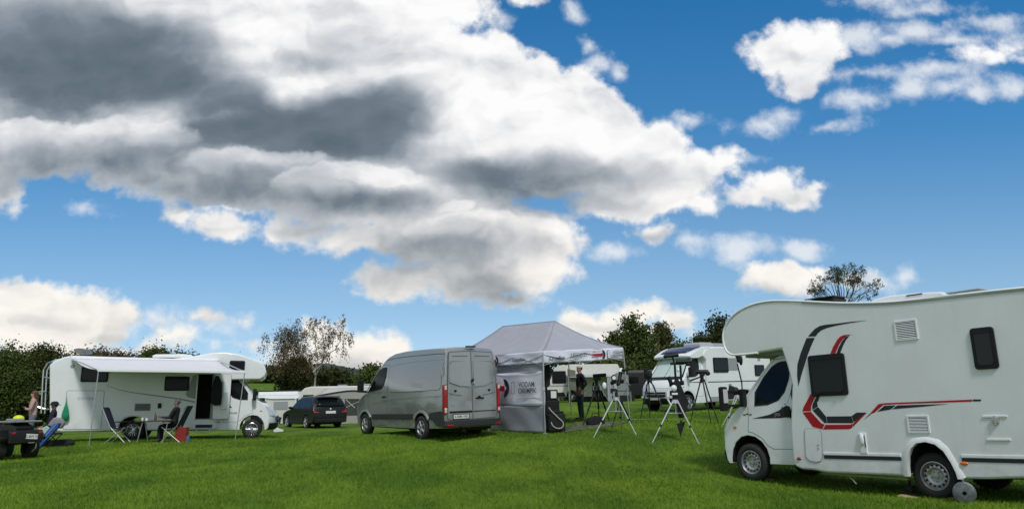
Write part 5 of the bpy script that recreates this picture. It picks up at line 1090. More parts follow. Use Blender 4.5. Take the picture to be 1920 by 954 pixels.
def head_mount(T, a, style):
    """equatorial mount: polar axis, cross axis, counterweight, small refractors, cameras"""
    z = Vector((0, 0, 1)); mb = MB(); pol = Vector((.15, .25, .55)).normalized(); dec = Vector((.8, -.45, .1)).normalized()
    c0 = a + z * .03; mb.tube(c0, c0 + z * .16, .07, .06, 12); c1 = c0 + z * .16; c2 = c1 + pol * .26; mb.tube(c1 - pol * .08, c2, .065, .06, 12); mb.tube(c2 - dec * .16, c2 + dec * .20, .055, .055, 12); mb.box(c1 + Vector((-.08, -.05, .0)), (.10, .08, .12)); mb.build('mount', BLACKP, T, smooth=35, bevel=0)
    if style == 'a':
        MB().tube(c2 - dec * .2, c2 - dec * .42, .009, .009, 6).build('counterweight_bar', CHROME, T); MB().ell(c2 - dec * .36 + z * -.05, (.06, .06, .10)).build('counterweight', WHITE2, T)
        ax = Vector((.25, .3, .9)).normalized(); c3 = c2 + dec * .10 + z * .12
        MB().tube(c3 - ax * .22, c3 + ax * .20, .045, .05, 14).build('telescope', BLACKP, T, smooth=35); MB().tube(c3 + ax * .13, c3 + ax * .24, .068, .068, 14).build('dew_cap', WHITE2, T, smooth=35)
        MB().ell(c3 + Vector((-.17, -.05, -.02)), (.07, .07, .09)).build('camera', BLACKP, T); MB().ell(c3 + Vector((.10, -.08, .18)), (.06, .06, .05)).build('guide_camera', BLACKP, T)
        MB().tube(c3 + Vector((-.17, -.12, -.02)), c3 + Vector((-.17, -.05, -.02)), .05, .05, 12).build('lens', WHITE2, T)
        rs = np.random.RandomState(4)
        mb = MB(); [mb.box(c1 + Vector(rs.randn(3)) * .045 + z * .05, (.07, .06, .07), Matrix.Rotation(rs.rand() * 3, 3, 'Z')) for _ in range(7)]; mb.build('control_boxes', CHROME, T)
        MB().path([c3 + Vector((.1, 0, 0)), c3 + Vector((.22, -.05, -.25)), a + Vector((.10, -.08, -.1)), a + Vector((.02, -.06, -.35))], .007, 5).build('cable', BLACKP, T)
        MB().tube(c1 + Vector((-.05, -.1, -.02)), c1 + Vector((-.05, -.1, -.25)), .03, .03, 8).build('hand_control', ALU, T)
    else:
        MB().ell(c1 + Vector((-.03, -.08, .12)), (.075, .05, .08)).build('polar_cover', WHITE2, T); MB().box(c1 + Vector((-.17, -.02, -.02)), (.08, .07, .15)).box(c1 + Vector((-.02, -.06, -.02)), (.15, .08, .05)).build('motor_box', WHITE2, T, bevel=.01)
        MB().tube(c1 + Vector((-.20, -.05, -.13)), c1 + Vector((-.12, -.05, -.30)), .022, .018, 8).build('hand_control', WHITE2, T)
        p = c2 + z * .04; MB().tube(p, p + z * .48, .030, .028, 8).tube(p + Vector((.14, 0, -.05)), p + Vector((.14, 0, .42)), .030, .028, 8).box(p + Vector((.06, 0, .46)), (.34, .05, .06)).tube(p + Vector((-.12, 0, -.02)), p + Vector((-.18, 0, .14)), .05, .05, 10).build('dual_bar', BLACKP, T)
        q = p + Vector((-.06, 0, .66)); MB().tube(q + Vector((-.16, -.02, -.01)), q + Vector((.16, .02, .02)), .045, .055, 12).ell(q + Vector((-.17, 0, -.02)), (.05, .05, .05)).tube(p + Vector((0, 0, .46)), q, .022, .022, 6).build('telescope', BLACKP, T)
        q = p + Vector((.20, 0, .50)); MB().tube(q + Vector((-.16, -.02, .0)), q + Vector((.20, .02, .0)), .055, .065, 12).ell(q + Vector((.14, 0, -.06)), (.07, .06, .05)).build('guide_scope', BLACKP, T)
        MB().ell(p + Vector((.07, -.04, .30)), (.035, .03, .05)).build('eyepiece', WHITE2, T)
        MB().prism([(.0, .30), (.10, .36), (.20, .10), (.34, -.25), (.18, -.62), (.06, -.60), (.02, -.1)], -.02, .03).build('dew_shawl', BLACKC, T, bevel=.01).location = c1
        m_ = MB().prism([(-.10, -.20), (.12, -.16), (-.02, -.52)], -.015, .015).build('hanging_bag', BLACKC, T, bevel=.008); m_.location = a + Vector((.10, 0, -.35))
T1, a1_ = tripod('telescope_mount', 'silver legged tripod with black and white telescope gear at the right pole of the tent', 'telescope', at(1154, 746, 20.9), [gfoot(1113, 818.5, 20.5), gfoot(1193.5, 818, 20.5), gfoot(1167, 801, 21.7)], .019, LEGM, LEGM, GM, tray=.34); head_mount(T1, a1_, 'a')
T2, a2_ = tripod('telescope_mount', 'silver legged tripod with twin black scopes and hanging black bag before the solar panelled motorhome', 'telescope', at(1266, 751, 19.6), [gfoot(1223, 825.5, 19.4), gfoot(1310.5, 828.5, 19.3), gfoot(1283, 812, 20.6)], .019, LEGM, LEGM, GM, tray=.30); head_mount(T2, a2_, 'b')
def video_head(T, a, wide=True):
    z = Vector((0, 0, 1)); mb = MB(); mb.tube(a, a + z * .12, .045, .05, 10); mb.box(a + z * .16, (.14, .10, .08)); mb.tube(a + z * .10 + Vector((-.05, 0, 0)), a + Vector((-.42, -.1, -.02)), .022, .03, 8); mb.build('fluid_head', BLACKP, T)
    MB().tube(a + Vector((-.20, 0, .26)), a + Vector((.20, .04, .24)), .065, .075, 12).box(a + Vector((.0, 0, .20)), (.16, .08, .05)).ell(a + Vector((.18, 0, .20)), (.08, .07, .07)).build('binocular', BLACKP, T)
T3, a3_ = tripod('camera_tripod', 'tall black tripod with a binocular head right of the twin scope mount', 'tripod', at(1317, 712, 24.5), [gfoot(1294, 789, 24.3), gfoot(1347, 793, 24.3), gfoot(1334, 803, 23.4)], .022, BLACKP, BLACKP, GT); video_head(T3, a3_)
T4, a4_ = tripod('camera_tripod', 'black tripod in front of the grille of the solar panelled motorhome', 'tripod', at(1218, 712, 25.5), [gfoot(1200.5, 786, 25.3), gfoot(1253, 797, 24.6), gfoot(1219, 790, 25.6)], .020, BLACKP, BLACKP, GT)
MB().ell(a4_ + Vector((-.02, 0, .18)), (.12, .10, .14)).box(a4_ + Vector((.02, 0, .06)), (.10, .1, .1)).build('camera_cover', BLACKC, T4); MB().path([a4_ + Vector((-.10, -.02, -.4)), a4_ + Vector((-.11, -.02, -.15)), a4_ + Vector((0, -.02, -.05)), a4_ + Vector((.12, -.02, -.18)), a4_ + Vector((.22, -.02, -.5))], .018, 6).build('strap', BLACKP, T4)
T5, a5_ = tripod('camera_tripod', 'black tripod under the tent to the right of the standing man', 'tripod', at(1119, 726, 24.3), [gfoot(1093, 799, 23.4), gfoot(1143, 788, 24.6), gfoot(1124, 785, 25.0)], .024, BLACKP, BLACKP, GT)
mb = MB(); c = a5_ + Vector((0, 0, .02)); mb.tube(c, c + Vector((0, 0, .2)), .05, .05, 10); mb.tube(c + Vector((-.12, 0, -.15)), c + Vector((-.10, 0, .14)), .03, .03, 8); mb.box(c + Vector((.02, 0, .24)), (.22, .1, .1)); mb.build('mount', BLACKP, T5)
MB().tube(c + Vector((-.10, -.03, .34)), c + Vector((.30, .05, .36)), .05, .055, 12).build('telescope', BLACKC, T5); MB().path([c + Vector((.06, -.06, .1)), c + Vector((.2, -.06, -.2)), c + Vector((.45, -.06, -.6))], .010, 5).build('cable', ALU, T5)
for s in (-.11, -.02, .1): MB().tube(c + Vector((s, -.06, -.10)), c + Vector((s, -.06, .02)), .014, .014, 6).build('knob', CHROME, T5)
T6, a6_ = tripod('camera_tripod', 'thin dark tripod half hidden behind the telescope mount at the tent pole', 'tripod', at(1163, 752, 22.6), [gfoot(1147, 811, 22.0), gfoot(1166, 813, 22.0), gfoot(1185, 800, 23.2)], .020, BLACKP, BLACKP, GT)
T7, a7_ = tripod('star_tracker_tripod', 'tall mast with a tilted flat panel rising behind the wing mirror of the near motorhome', 'tripod', at(1392, 735, 23.5), [gfoot(1354, 791, 23.4), gfoot(1405, 797, 23.4), gfoot(1388, 783, 24.2)], .018, ALU, ALU, 'mast tripods')
c = a7_; MB().tube(c, c + Vector((.0, 0, .35)), .022, .02, 8).tube(c + Vector((0, 0, .3)), c + Vector((-.09, 0, .85)), .022, .02, 8).build('mast', BLACKP, T7)
MB().prism([(-.30, .78), (.02, .80), (-.02, 1.16), (-.16, 1.20)], -.02, .01).build('panel', BLACKM, T7, bevel=.008); MB().tube(c + Vector((-.30, -.03, .78)), c + Vector((-.15, -.03, 1.19)), .010).build('panel_edge', CHROME, T7)
T7.children[-2].location = c
MB().ell(c + Vector((-.08, -.04, 1.10)), (.07, .05, .12)).ell(c + Vector((.01, -.04, .95)), (.06, .05, .16)).ell(c + Vector((-.06, -.04, .97)), (.06, .04, .10)).tube(c + Vector((-.08, -.04, 1.10)), c + Vector((.0, -.04, .9)), .04).build('camera', BLACKP, T7)
T8, a8_ = tripod('star_tracker_tripod', 'low silver legged tripod peeking out left of the wing mirror of the near motorhome', 'tripod', at(1382, 742, 21.5), [gfoot(1357, 800, 21.4), gfoot(1396, 806, 21.4), gfoot(1390, 796, 22.2)], .018, ALU, ALU, 'mast tripods')
c = a8_; MB().ell(c + Vector((-.03, 0, .13)), (.10, .08, .12)).build('camera', BLACKP, T8); MB().ell(c + Vector((.07, -.03, .08)), (.07, .06, .10)).build('camera', BLACKP, T8)

# ------------------------------------------------------------------ the dark estate car
def dark_car():
    M = pose((-11.6913, 43.5281, -1.2047, 2.1977, .0025, -.0029)); R = empty('estate_car', M, 'black estate car parked tail to the camera left of the silver van', 'car')
    P = mat('black_paint', (.006, .0065, .007), .32, coat=.2, spec=.35, dirt=.03)
    o = [(-3.62, .32, 0), (-3.16, .28, 0), (-3.15, .44, 0), (-3.06, .62, 0), (-2.92, .72, 0), (-2.75, .755, 0), (-2.58, .72, 0), (-2.44, .62, 0), (-2.36, .44, 0), (-2.35, .26, 0), (-.43, .24, 0), (-.41, .44, 0), (-.33, .62, 0), (-.18, .72, 0), (0, .75, 0), (.18, .72, 0), (.33, .62, 0), (.41, .44, 0), (.43, .26, 0),
         (.62, .26, .28), (.66, .45, .28), (.66, .68, .27), (.58, .82, .25), (.10, .95, .18), (-.50, 1.03, .12), (-.55, 1.05, .12), (-.95, 1.33, .10), (-1.30, 1.54, .08), (-1.75, 1.64, .05), (-2.5, 1.66, 0), (-3.15, 1.62, 0), (-3.40, 1.54, -.03), (-3.58, 1.28, -.08), (-3.68, 1.05, -.08), (-3.74, .92, -.06), (-3.76, .60, -.06), (-3.74, .40, -.06)]
    S = Shell((25, 33), o, .92, 1.05, 1.66, .76, crown=.04, crown_z=1.3); ms = [0] + [1] * 8 + [0] + [1] * 8 + [0] * 19
    S.mesh('body', [P, BLACKM], R, mside=ms, bevel=.03); MB().box((-1.4, 0, .36), (4.0, 1.5, .25)).build('underbody', BLACKM, R)
    for sg in (1, -1):
        S.side('side_window', [(-.72, 1.09), (-1.02, 1.30), (-1.36, 1.51), (-1.78, 1.57), (-1.76, 1.09)], sg, GLASS, R, off=.006); S.side('side_window', [(-1.84, 1.09), (-1.86, 1.575), (-2.62, 1.58), (-2.62, 1.09)], sg, GLASS, R, off=.006); S.side('side_window', [(-2.70, 1.09), (-2.70, 1.57), (-3.14, 1.52), (-3.40, 1.24), (-3.42, 1.10)], sg, GLASS, R, off=.006)
        S.line('window_trim', [(-.62, 1.07), (-3.45, 1.07)], sg, CHROME, R, r=.008); S.line('roof_rail', [(-1.5, 1.63), (-3.2, 1.65)], sg, ALU, R, r=.016)
        S.line('door', [(-.60, 1.04), (-.55, .6), (-.62, .32), (-1.78, .32), (-1.80, 1.05)], sg, SEAM, R, r=.006, off=-.002); S.line('door', [(-1.82, .32), (-2.4, .36), (-2.62, .78), (-2.64, 1.05)], sg, SEAM, R, r=.006, off=-.002)
        MB().box((-.72, sg * 1.0, 1.10), (.14, .18, .13)).build('mirror', P, R, bevel=.03); S.side('door_handle', rounded(-1.70, .93, -1.54, .965, .014), sg, P, R, off=.03); S.side('door_handle', rounded(-2.58, .93, -2.42, .965, .014), sg, P, R, off=.03)
        MB().prism([(-3.60, .80), (-3.56, 1.04), (-3.72, 1.0), (-3.80, .82)], sg * .60, sg * .88).build('tail_light', REDL, R, bevel=.02); S.patch('headlight', [(.665, .60, .27), (.64, .74, .26)], sg * .6, sg * .97, LAMP, R, nt=6)
        wheel(R, 0, sg * .82, .34, .34, .23, sg, 'five'); wheel(R, -2.75, sg * .82, .34, .34, .23, sg, 'five')
    rows = [[Vector((x + .012 * 0 - (-w) * (1 - abs(t) ** 3) * 1.0 - .014, t * .92 * S.sc(z) * .90, z)) for t in (-1, -.6, -.2, .2, .6, 1)] for x, z, w in ((-3.655, 1.11, -.08), (-3.58, 1.28, -.08), (-3.45, 1.48, -.045))]
    MB().grid(rows).build('rear_window', GLASS, R, solid=.012)
    MB().box((-3.83, 0, .84), (.02, .54, .13)).build('number_plate', PLATEW, R, bevel=.004); MB().ell((-3.82, 0, 1.0), (.02, .06, .05)).build('emblem', CHROME, R); MB().box((-3.80, 0, .42), (.14, 1.7, .20)).build('bumper', BLACKP, R, bevel=.04); MB().box((-3.48, 0, 1.63), (.28, 1.2, .03)).build('roof_spoiler', P, R, bevel=.01)
dark_car()

# ------------------------------------------------------------------ caravans and awnings further back
def caravan_back():
    p = at(628, 785, 56); z = gzf(p.x, p.y); R = empty('caravan', Matrix.Translation((p.x, 56, z)) @ Matrix.Rotation(rad(183), 4, 'Z'), 'cream caravan with rounded nose and a porch awning behind the black estate car', 'caravan', 'caravans beyond the cars')
    # nose to the left in view: local +x = left
    o = [(2.35, .45), (2.42, .9), (2.40, 1.6), (2.25, 2.15), (1.95, 2.42), (1.5, 2.52), (-3.2, 2.50), (-3.5, 2.35), (-3.55, .5), (-1.0, .40), (-.9, .62), (-.6, .72), (-.3, .62), (-.2, .40)]
    MB().prism(o, -1.1, 1.1).build('body', CREAM, R, bevel=.08, seg=3); framed_window(rounded(1.35, 1.35, 2.0, 1.9, .05), rounded(1.3, 1.3, 2.05, 1.95, .06), 1.1, 1, R); MB().box((-.5, 0, 2.58), (.6, .6, .10)).build('roof_light', GREYTRIM, R, bevel=.02); MB().box((-2.2, 0, 2.60), (.5, .5, .12)).build('roof_light', GREYTRIM, R, bevel=.02)
    MB().path([(2.3, 0, .45), (3.4, 0, .42)], .04).box((3.35, 0, .3), (.1, .1, .5)).build('drawbar', BLACKP, R); wheel(R, -.6, .95, .32, .32, .19, 1, 'steel'); wheel(R, -.6, -.95, .32, .32, .19, -1, 'steel')
    # porch awning on the side that faces the camera (local +y)
    t = empty('porch_awning', Matrix.Translation((p.x + 1.9, 54.9, gzf(p.x + 1.9, 54.5))), 'grey and white porch awning with a dark piped roof leaning on the cream caravan', 'awning')
    rows = []
    for i in range(7):
        s = i / 6; y = .0 - 2.5 * s; rows.append([(x, y, 2.35 - .22 * s - (.32 * s) * (abs(x) / 2.4) ** 1.3) for x in np.linspace(-2.4, 3.6, 15)])
    MB().grid(rows).build('roof', mat('awning_roof', (.50, .50, .47), .8), t, solid=.01); MB().path([(x, -2.52, 2.14 - .32 * (abs(x) / 2.4) ** 1.3) for x in np.linspace(-2.4, 3.6, 15)], .05, 5).build('piping', BLACKM, t)
    fr = MB(); zt = lambda x: 2.10 - .32 * (abs(x) / 2.4) ** 1.3
    for xa, xb in ((-2.4, -2.2), (-.85, -.45), (.9, 1.25), (2.9, 3.3)): fr.prism([(xa, .0), (xb, .0), (xb, zt(xb)), (xa, zt(xa))], -2.5, -2.47)
    fr.prism([(-2.4, 0), (3.5, 0), (3.5, .5), (-2.4, .5)], -2.51, -2.49); fr.prism([(-2.4, 1.66)] + [(x, zt(x)) for x in (-2.4, -1.5, 0, 1.5, 3.5)] + [(3.5, 1.5)], -2.515, -2.475); fr.build('front_wall', mat('awning_front', (.34, .34, .32), .85), t, smooth=0)
    for xa, xb in ((-2.2, -.85), (-.45, .9), (1.25, 2.9)):
        w = MB().prism([(xa, .5), (xb, .5), (xb, 1.45), ((xa + xb) / 2, 1.68), (xa, 1.45)], -2.46, -2.44).build('window', mat('film_window', (.06, .065, .065), .15), t, smooth=0)
        MB().tube((xa, -2.48, 1.0), (xb, -2.48, 1.6), .015, .015, 4).tube((xa, -2.48, 1.62), ((xa + xb) / 2, -2.48, 1.0), .02, .02, 4).build('curtain', CREAM, w)
caravan_back()
def trailer_tent():
    p = at(520, 786, 58); z = gzf(p.x, p.y); R = empty('caravan', Matrix.Translation((p.x, 58, z)), 'low white caravan with an open awning between the motorhome nose and the black estate car', 'caravan', 'caravans beyond the cars')
    o = [(-2.6, .35), (-2.65, 1.6), (-2.4, 1.95), (-1.4, 2.05), (3.2, 2.0), (3.3, 1.7), (3.3, .35)]
    MB().prism(o, -1.0, 1.0).build('body', CREAM, R, bevel=.06); MB().box((.2, 0, 2.12), (2.9, 1.4, .28)).build('roof_box', WHITE2, R, bevel=.05); MB().box((.2, 0, 2.32), (2.9, 1.3, .07)).build('roof_panel', BLACKP, R, bevel=.02)
    t = empty('canopy', Matrix.Translation((p.x, 56.2, gzf(p.x, 56.0))), 'white open fronted canopy with posts in front of the low caravan', 'awning')
    rows = [[(x, -1.4 + 2.2 * i / 5, 1.72 + .22 * i / 5 + .10 * math.exp(-((x + .2) / .5) ** 2)) for x in np.linspace(-1.9, 2.3, 15)] for i in range(6)]
    MB().grid(rows).build('roof', WHITE2, t, solid=.03)
    for x in (-1.85, -1.35, .1, 2.2): MB().tube((x, -1.38, 0), (x, -1.38, 1.74), .05, .05, 6).build('post', WHITE2, t)
    MB().box((-.75, -.4, .85), (.95, .1, 1.7)).build('door_shade_panel', BLACKC, t); w = MB().box((1.15, -1.3, .9), (2.0, .05, 1.75)).build('wall', CREAM, t)  # the doorway is a solid black panel standing in for the shade inside
    MB().box((1.15, -1.34, 1.25), (1.0, .02, .55)).build('window', mat('film_pale', (.30, .33, .35), .25), w); MB().box((.5, -1.34, .35), (1.4, .02, .5), Matrix.Rotation(rad(12), 3, 'Y')).build('blue_panel', NAVY, w)
trailer_tent()
def camper_back():
    p = at(1090, 757, 50); z = gzf(p.x, p.y); R = empty('campervan', Matrix.Translation((p.x, 50, z)) @ Matrix.Rotation(rad(178), 4, 'Z'), 'white campervan with picture window seen behind the man under the tent', 'campervan')
    o = [(2.1, .30), (2.15, 1.0), (1.95, 1.35), (1.7, 2.0), (1.45, 2.25), (.9, 2.32), (-2.3, 2.28), (-2.4, 2.1), (-2.4, .30), (-1.35, .30), (-1.3, .6), (-1.0, .74), (-.7, .6), (-.65, .30), (.25, .30), (.3, .6), (.6, .74), (.9, .6), (.95, .30)]
    ms = [0] * 9 + [1] * 4 + [0] + [1] * 4 + [0]
    MB().prism(o, -1.0, 1.0, mside=ms).build('body', [CREAM, BLACKM], R, bevel=.05); framed_window(rounded(1.0, 1.2, 1.75, 1.85, .06), rounded(.95, 1.15, 1.82, 1.92, .08), 1.0, 1, R, glass=GLASS)
    flat('stripe', [(2.1, .95), (2.1, 1.05), (-.2, 1.05), (-.2, .95)], 1.0, 1, GREYTRIM, R); flat('lower_trim', [(2.0, .34), (2.0, .6), (1.1, .6), (1.0, .34)], 1.0, 1, BLACKP, R)
    MB().box((2.0, 0, .42), (.3, 1.9, .3)).build('bumper', BLACKP, R, bevel=.04); wheel(R, .6, .88, .31, .31, .2, 1, 'multi'); wheel(R, .6, -.88, .31, .31, .2, -1, 'multi'); wheel(R, -1.0, -.88, .31, .31, .2, -1, 'multi'); wheel(R, -1.0, .88, .31, .31, .2, 1, 'multi')
    MB().box((.2, 0, .34), (3.6, 1.7, .2)).build('underbody', BLACKM, R)
    # drive-away awning: pale canopy, dark inside, grey front post
    a = at(1065, 757, 48); b = at(1181, 752, 48); z = gzf((a.x + b.x) / 2, 48); t = empty('awning_tent', Matrix.Translation((a.x, 48, z)), 'pale canopied awning tent with a dark interior in front of the white campervan', 'awning'); L = b.x - a.x
    zt = at(1140, 703, 48).z - z; ze = at(1100, 707, 48).z - z
    x1 = at(1140, 700, 48).x - a.x
    rows = [[(x, -.6 + 2.4 * i / 6, (ze + (zt + .20 - ze) * i / 6) - (.55 * max(0, (x - x1) / (L - x1)) ** 1.2)) for x in np.linspace(0, L, 16)] for i in range(7)]
    MB().grid(rows).build('roof', mat('canopy_pale', (.40, .43, .44), .8), t, solid=.02)
    MB().box((L * .5, 1.2, (zt - .25) / 2), (L * .96, .04, zt - .3)).build('back_wall', mat('awning_inside_shade', (.03, .035, .034), .9), t, smooth=0)  # near-black cloth colour carries the shade inside the awning
    MB().box((x1 - .02, -.55, zt / 2 - .05), (.24, .06, zt - .15)).build('front_post_panel', TENTG, t, smooth=0); MB().prism([(x1 + .1, .35), (L - .1, .35), (L - .1, 1.55), (x1 + .5, 1.72), (x1 + .1, 1.5)], -.58, -.54).build('side_panel', mat('awning_green_grey', (.22, .25, .24), .8), t, smooth=0)
    MB().box((x1 + .2 + (L - x1) / 2, -.6, .18), (L - x1, .05, .35)).build('mud_wall', BLACKC, t, smooth=0); MB().prism([(.0, .9), (.5, .9), (.5, 1.9), (.0, 2.0)], -.4, -.36).build('side_panel', mat('awning_beige', (.16, .155, .13), .85), t, smooth=0)
    for x in (.05, x1): MB().tube((x, -.58, 0), (x, -.58, ze - .03), .025, .025, 6).build('post', ALU, t)
    # folding furniture in the dark of that awning
    q = at(1172, 757, 46); T_ = empty('camping_table', Matrix.Translation((q.x, 46, gzf(q.x, 46))), 'small dark camping table at the right end of the awning tent', 'table'); MB().box((0, 0, .62), (.8, .5, .04)).build('tabletop', BLACKP, T_, bevel=.01)
    for sx in (-.34, .34):
        for sy in (-.2, .2): MB().tube((sx, sy, 0), (sx, sy, .61), .015).build('leg', ALU, T_)
    p = at(1198, 750, 52); R = empty('parked_van', Matrix.Translation((p.x, 52, gzf(p.x, 52))) @ Matrix.Rotation(rad(160), 4, 'Z'), 'dark van with a grey tarpaulin top by the hedge, left of the motorhome with blinds', 'van')
    o = [(1.9, .3), (1.95, .8), (1.5, 1.05), (1.0, 1.65), (.6, 1.78), (-1.6, 1.75), (-1.75, .3), (-1.4, .3), (-1.1, .62), (-.8, .3), (.7, .3), (1.0, .62), (1.3, .3)]; MB().prism(o, -.85, .85).build('body', mat('dark_brown_paint', (.022, .022, .022), .4), R, bevel=.06)
    MB().box((-.6, 0, 1.80), (2.2, 1.6, .25)).build('tarpaulin', mat('tarp_grey', (.11, .11, .12), .9), R, bevel=.08); flat('side_window', [(.9, 1.1), (.75, 1.5), (-.2, 1.5), (-.2, 1.1)], .85, 1, GLASS, R)
    for x in (-1.1, 1.0):
        for s in (1, -1): wheel(R, x, s * .75, .30, .30, .19, s, 'steel')
camper_back()

# ------------------------------------------------------------------ people
def person(label, base, yaw, J, E, Rd, regions, mats, head, group=None):
    """J joints {name: (x, y, z)} facing +x; E edges; Rd radii; one skinned surface. regions: edge -> material index"""
    T = empty('person', Matrix.Translation(base) @ Matrix.Rotation(yaw, 4, 'Z'), label, 'person', group)
    names = list(J); idx = {n: i for i, n in enumerate(names)}; me = bpy.data.meshes.new('body'); me.from_pydata([J[n] for n in names], [(idx[a], idx[b]) for a, b in E], [])
    o = bpy.data.objects.new('body', me); COL.objects.link(o); bm = bmesh.new(); bm.from_mesh(me); lay = bm.verts.layers.skin.verify(); bm.verts.ensure_lookup_table()
    for n in names:
        r = Rd.get(n, .05); r = r if isinstance(r, tuple) else (r, r); bm.verts[idx[n]][lay].radius = r
    bm.verts[idx['pelvis']][lay].use_root = True; bm.to_mesh(me); bm.free()
    s = o.modifiers.new('s', 'SKIN'); s.use_smooth_shade = True; o.modifiers.new('u', 'SUBSURF').levels = 2; o.modifiers['u'].render_levels = 2
    bpy.context.view_layer.update(); bake(o); me = o.data; me.materials.clear(); [me.materials.append(m) for m in mats]
    segs = [(Vector(J[a]), Vector(J[b]), regions.get((a, b), 0)) for a, b in E]
    for p in me.polygons:
        c = p.center; best = 9
        for a, b, k in segs:
            d = b - a; t = max(0, min(1, (c - a).dot(d) / d.length_squared)); q = (c - a - d * t).length
            if q < best: best = q; p.material_index = k
    me.shade_smooth(); o.parent = T; return T
def std_joints(h=1.75, lean=0, hands='pockets'):
    k = h / 1.75; J = dict(pelvis=(0, 0, .94), waist=(.0, 0, 1.08), chest=(.015, 0, 1.28), neckb=(0, 0, 1.46), neck=(.005, 0, 1.53), jaw=(.03, 0, 1.60), mid=(.015, 0, 1.66), top=(.0, 0, 1.72), nose=(.115, 0, 1.635))
    E = [('pelvis', 'waist'), ('waist', 'chest'), ('chest', 'neckb'), ('neckb', 'neck'), ('neck', 'jaw'), ('jaw', 'mid'), ('mid', 'top'), ('jaw', 'nose')]
    Rd = dict(pelvis=(.15, .12), waist=(.145, .115), chest=(.165, .125), neckb=.075, neck=.055, jaw=.068, mid=.085, top=.066, nose=.012)
    for s, n in ((1, 'l'), (-1, 'r')):
        J.update({f'sh{n}': (-.01, s * .19, 1.43), f'el{n}': (-.07, s * .27, 1.16), f'wr{n}': (.05, s * .22, .95), f'pa{n}': (.09, s * .20, .88), f'hip{n}': (0, s * .09, .88), f'kn{n}': (.02, s * .11, .50), f'an{n}': (-.02, s * .12, .10), f'he{n}': (-.02, s * .12, .045), f'to{n}': (.17, s * .15, .035)})
        E += [('neckb', f'sh{n}'), (f'sh{n}', f'el{n}'), (f'el{n}', f'wr{n}'), (f'wr{n}', f'pa{n}'), ('pelvis', f'hip{n}'), (f'hip{n}', f'kn{n}'), (f'kn{n}', f'an{n}'), (f'an{n}', f'he{n}'), (f'he{n}', f'to{n}')]
        Rd.update({f'sh{n}': .070, f'el{n}': .052, f'wr{n}': .036, f'pa{n}': (.035, .020), f'hip{n}': .095, f'kn{n}': .068, f'an{n}': .048, f'he{n}': .045, f'to{n}': .035})
        fingers(J, E, Rd, n, s)
    J = {a: tuple(c * k for c in b) for a, b in J.items()}; return J, E, Rd
def fingers(J, E, Rd, n, s):
    p = Vector(J[f'pa{n}']); w = Vector(J[f'wr{n}']); d = (p - w).normalized(); side = d.cross(Vector((0, s, 0))).normalized() if abs(d.y) < .9 else Vector((1, 0, 0))
    for k, (o_, L) in enumerate(((-.026, .065), (-.009, .078), (.009, .074), (.025, .058))):
        a = p + side * o_ + d * .03; b = a + d * L * .55; c = b + (d * .8 + Vector((0, -s * .5, 0))) * L * .45; J[f'f{k}a{n}'] = tuple(a); J[f'f{k}b{n}'] = tuple(b); J[f'f{k}c{n}'] = tuple(c); E += [(f'pa{n}', f'f{k}a{n}'), (f'f{k}a{n}', f'f{k}b{n}'), (f'f{k}b{n}', f'f{k}c{n}')]
        for q in 'abc': Rd[f'f{k}{q}{n}'] = .0085
    a = w + (p - w) * .5 - side * .03; b = a - side * .02 + d * .045; J[f'tha{n}'] = tuple(a); J[f'thb{n}'] = tuple(b); E += [(f'wr{n}', f'tha{n}'), (f'tha{n}', f'thb{n}')]; Rd[f'tha{n}'] = .011; Rd[f'thb{n}'] = .009
def regions(E, top, legs, shoe, sleeves):
    r = {}
    for a, b in E:
        s = a + b
        if a in ('pelvis', 'waist', 'chest') and b in ('waist', 'chest', 'neckb'): r[(a, b)] = top
        elif a == 'neckb' and b.startswith('sh'): r[(a, b)] = top
        elif a.startswith('sh') or (a.startswith('el') and sleeves): r[(a, b)] = top
        elif a == 'pelvis' or a.startswith('hip') or a.startswith('kn'): r[(a, b)] = legs
        elif a.startswith('an') or a.startswith('he'): r[(a, b)] = shoe
        else: r[(a, b)] = 0
    return r
def face_bits(T, J, hair=None, haircol=None, long=0, cap=None):
    m = Vector(J['mid']); k = 1
    for s in (1, -1):
        MB().ell(m + Vector((.078, s * .031, -.005)), (.012, .014, .009), 8, 6).build('eye', PLATEW, T); MB().ell(m + Vector((-.0, s * .086, -.02)), (.022, .010, .032), 8, 6).build('ear', SKIN, T)
    MB().ell(m + Vector((.083, 0, -.072)), (.010, .026, .007), 8, 5).build('mouth', mat('lips', (.30, .10, .09), .5), T)
    if hair:
        hb = MB(); hb.ell(m + Vector((-.018, 0, .022)), (.098, .096, .088), 16, 10)
        if long:
            for q in range(5): a = rad(100 + 40 * q); hb.tube(m + Vector((.06 * math.cos(a) - .02, .07 * math.sin(a), .02)), m + Vector((.07 * math.cos(a) - .05, .075 * math.sin(a), -long)), .045, .022, 8)
        hb.build('hair', haircol, T)
    if cap:
        c = MB(); c.ell(m + Vector((-.01, 0, .045)), (.102, .095, .072), 16, 8); c.prism([(.06, -.065), (.13, -.05), (.155, 0), (.13, .05), (.06, .065)], 0, .010, axis='z'); o = c.build('cap', cap, T)
        for v in o.data.vertices:
            if v.index >= 16 * 9: v.co += m + Vector((0, 0, .028))
DENIM = mat('denim', (.040, .065, .085), .9, var=.15, bump=.4); SHOE = mat('shoe', (.06, .055, .05), .8)
HAIRB = mat('brown_hair', (.10, .05, .028), .6, var=.3, vscale=20)
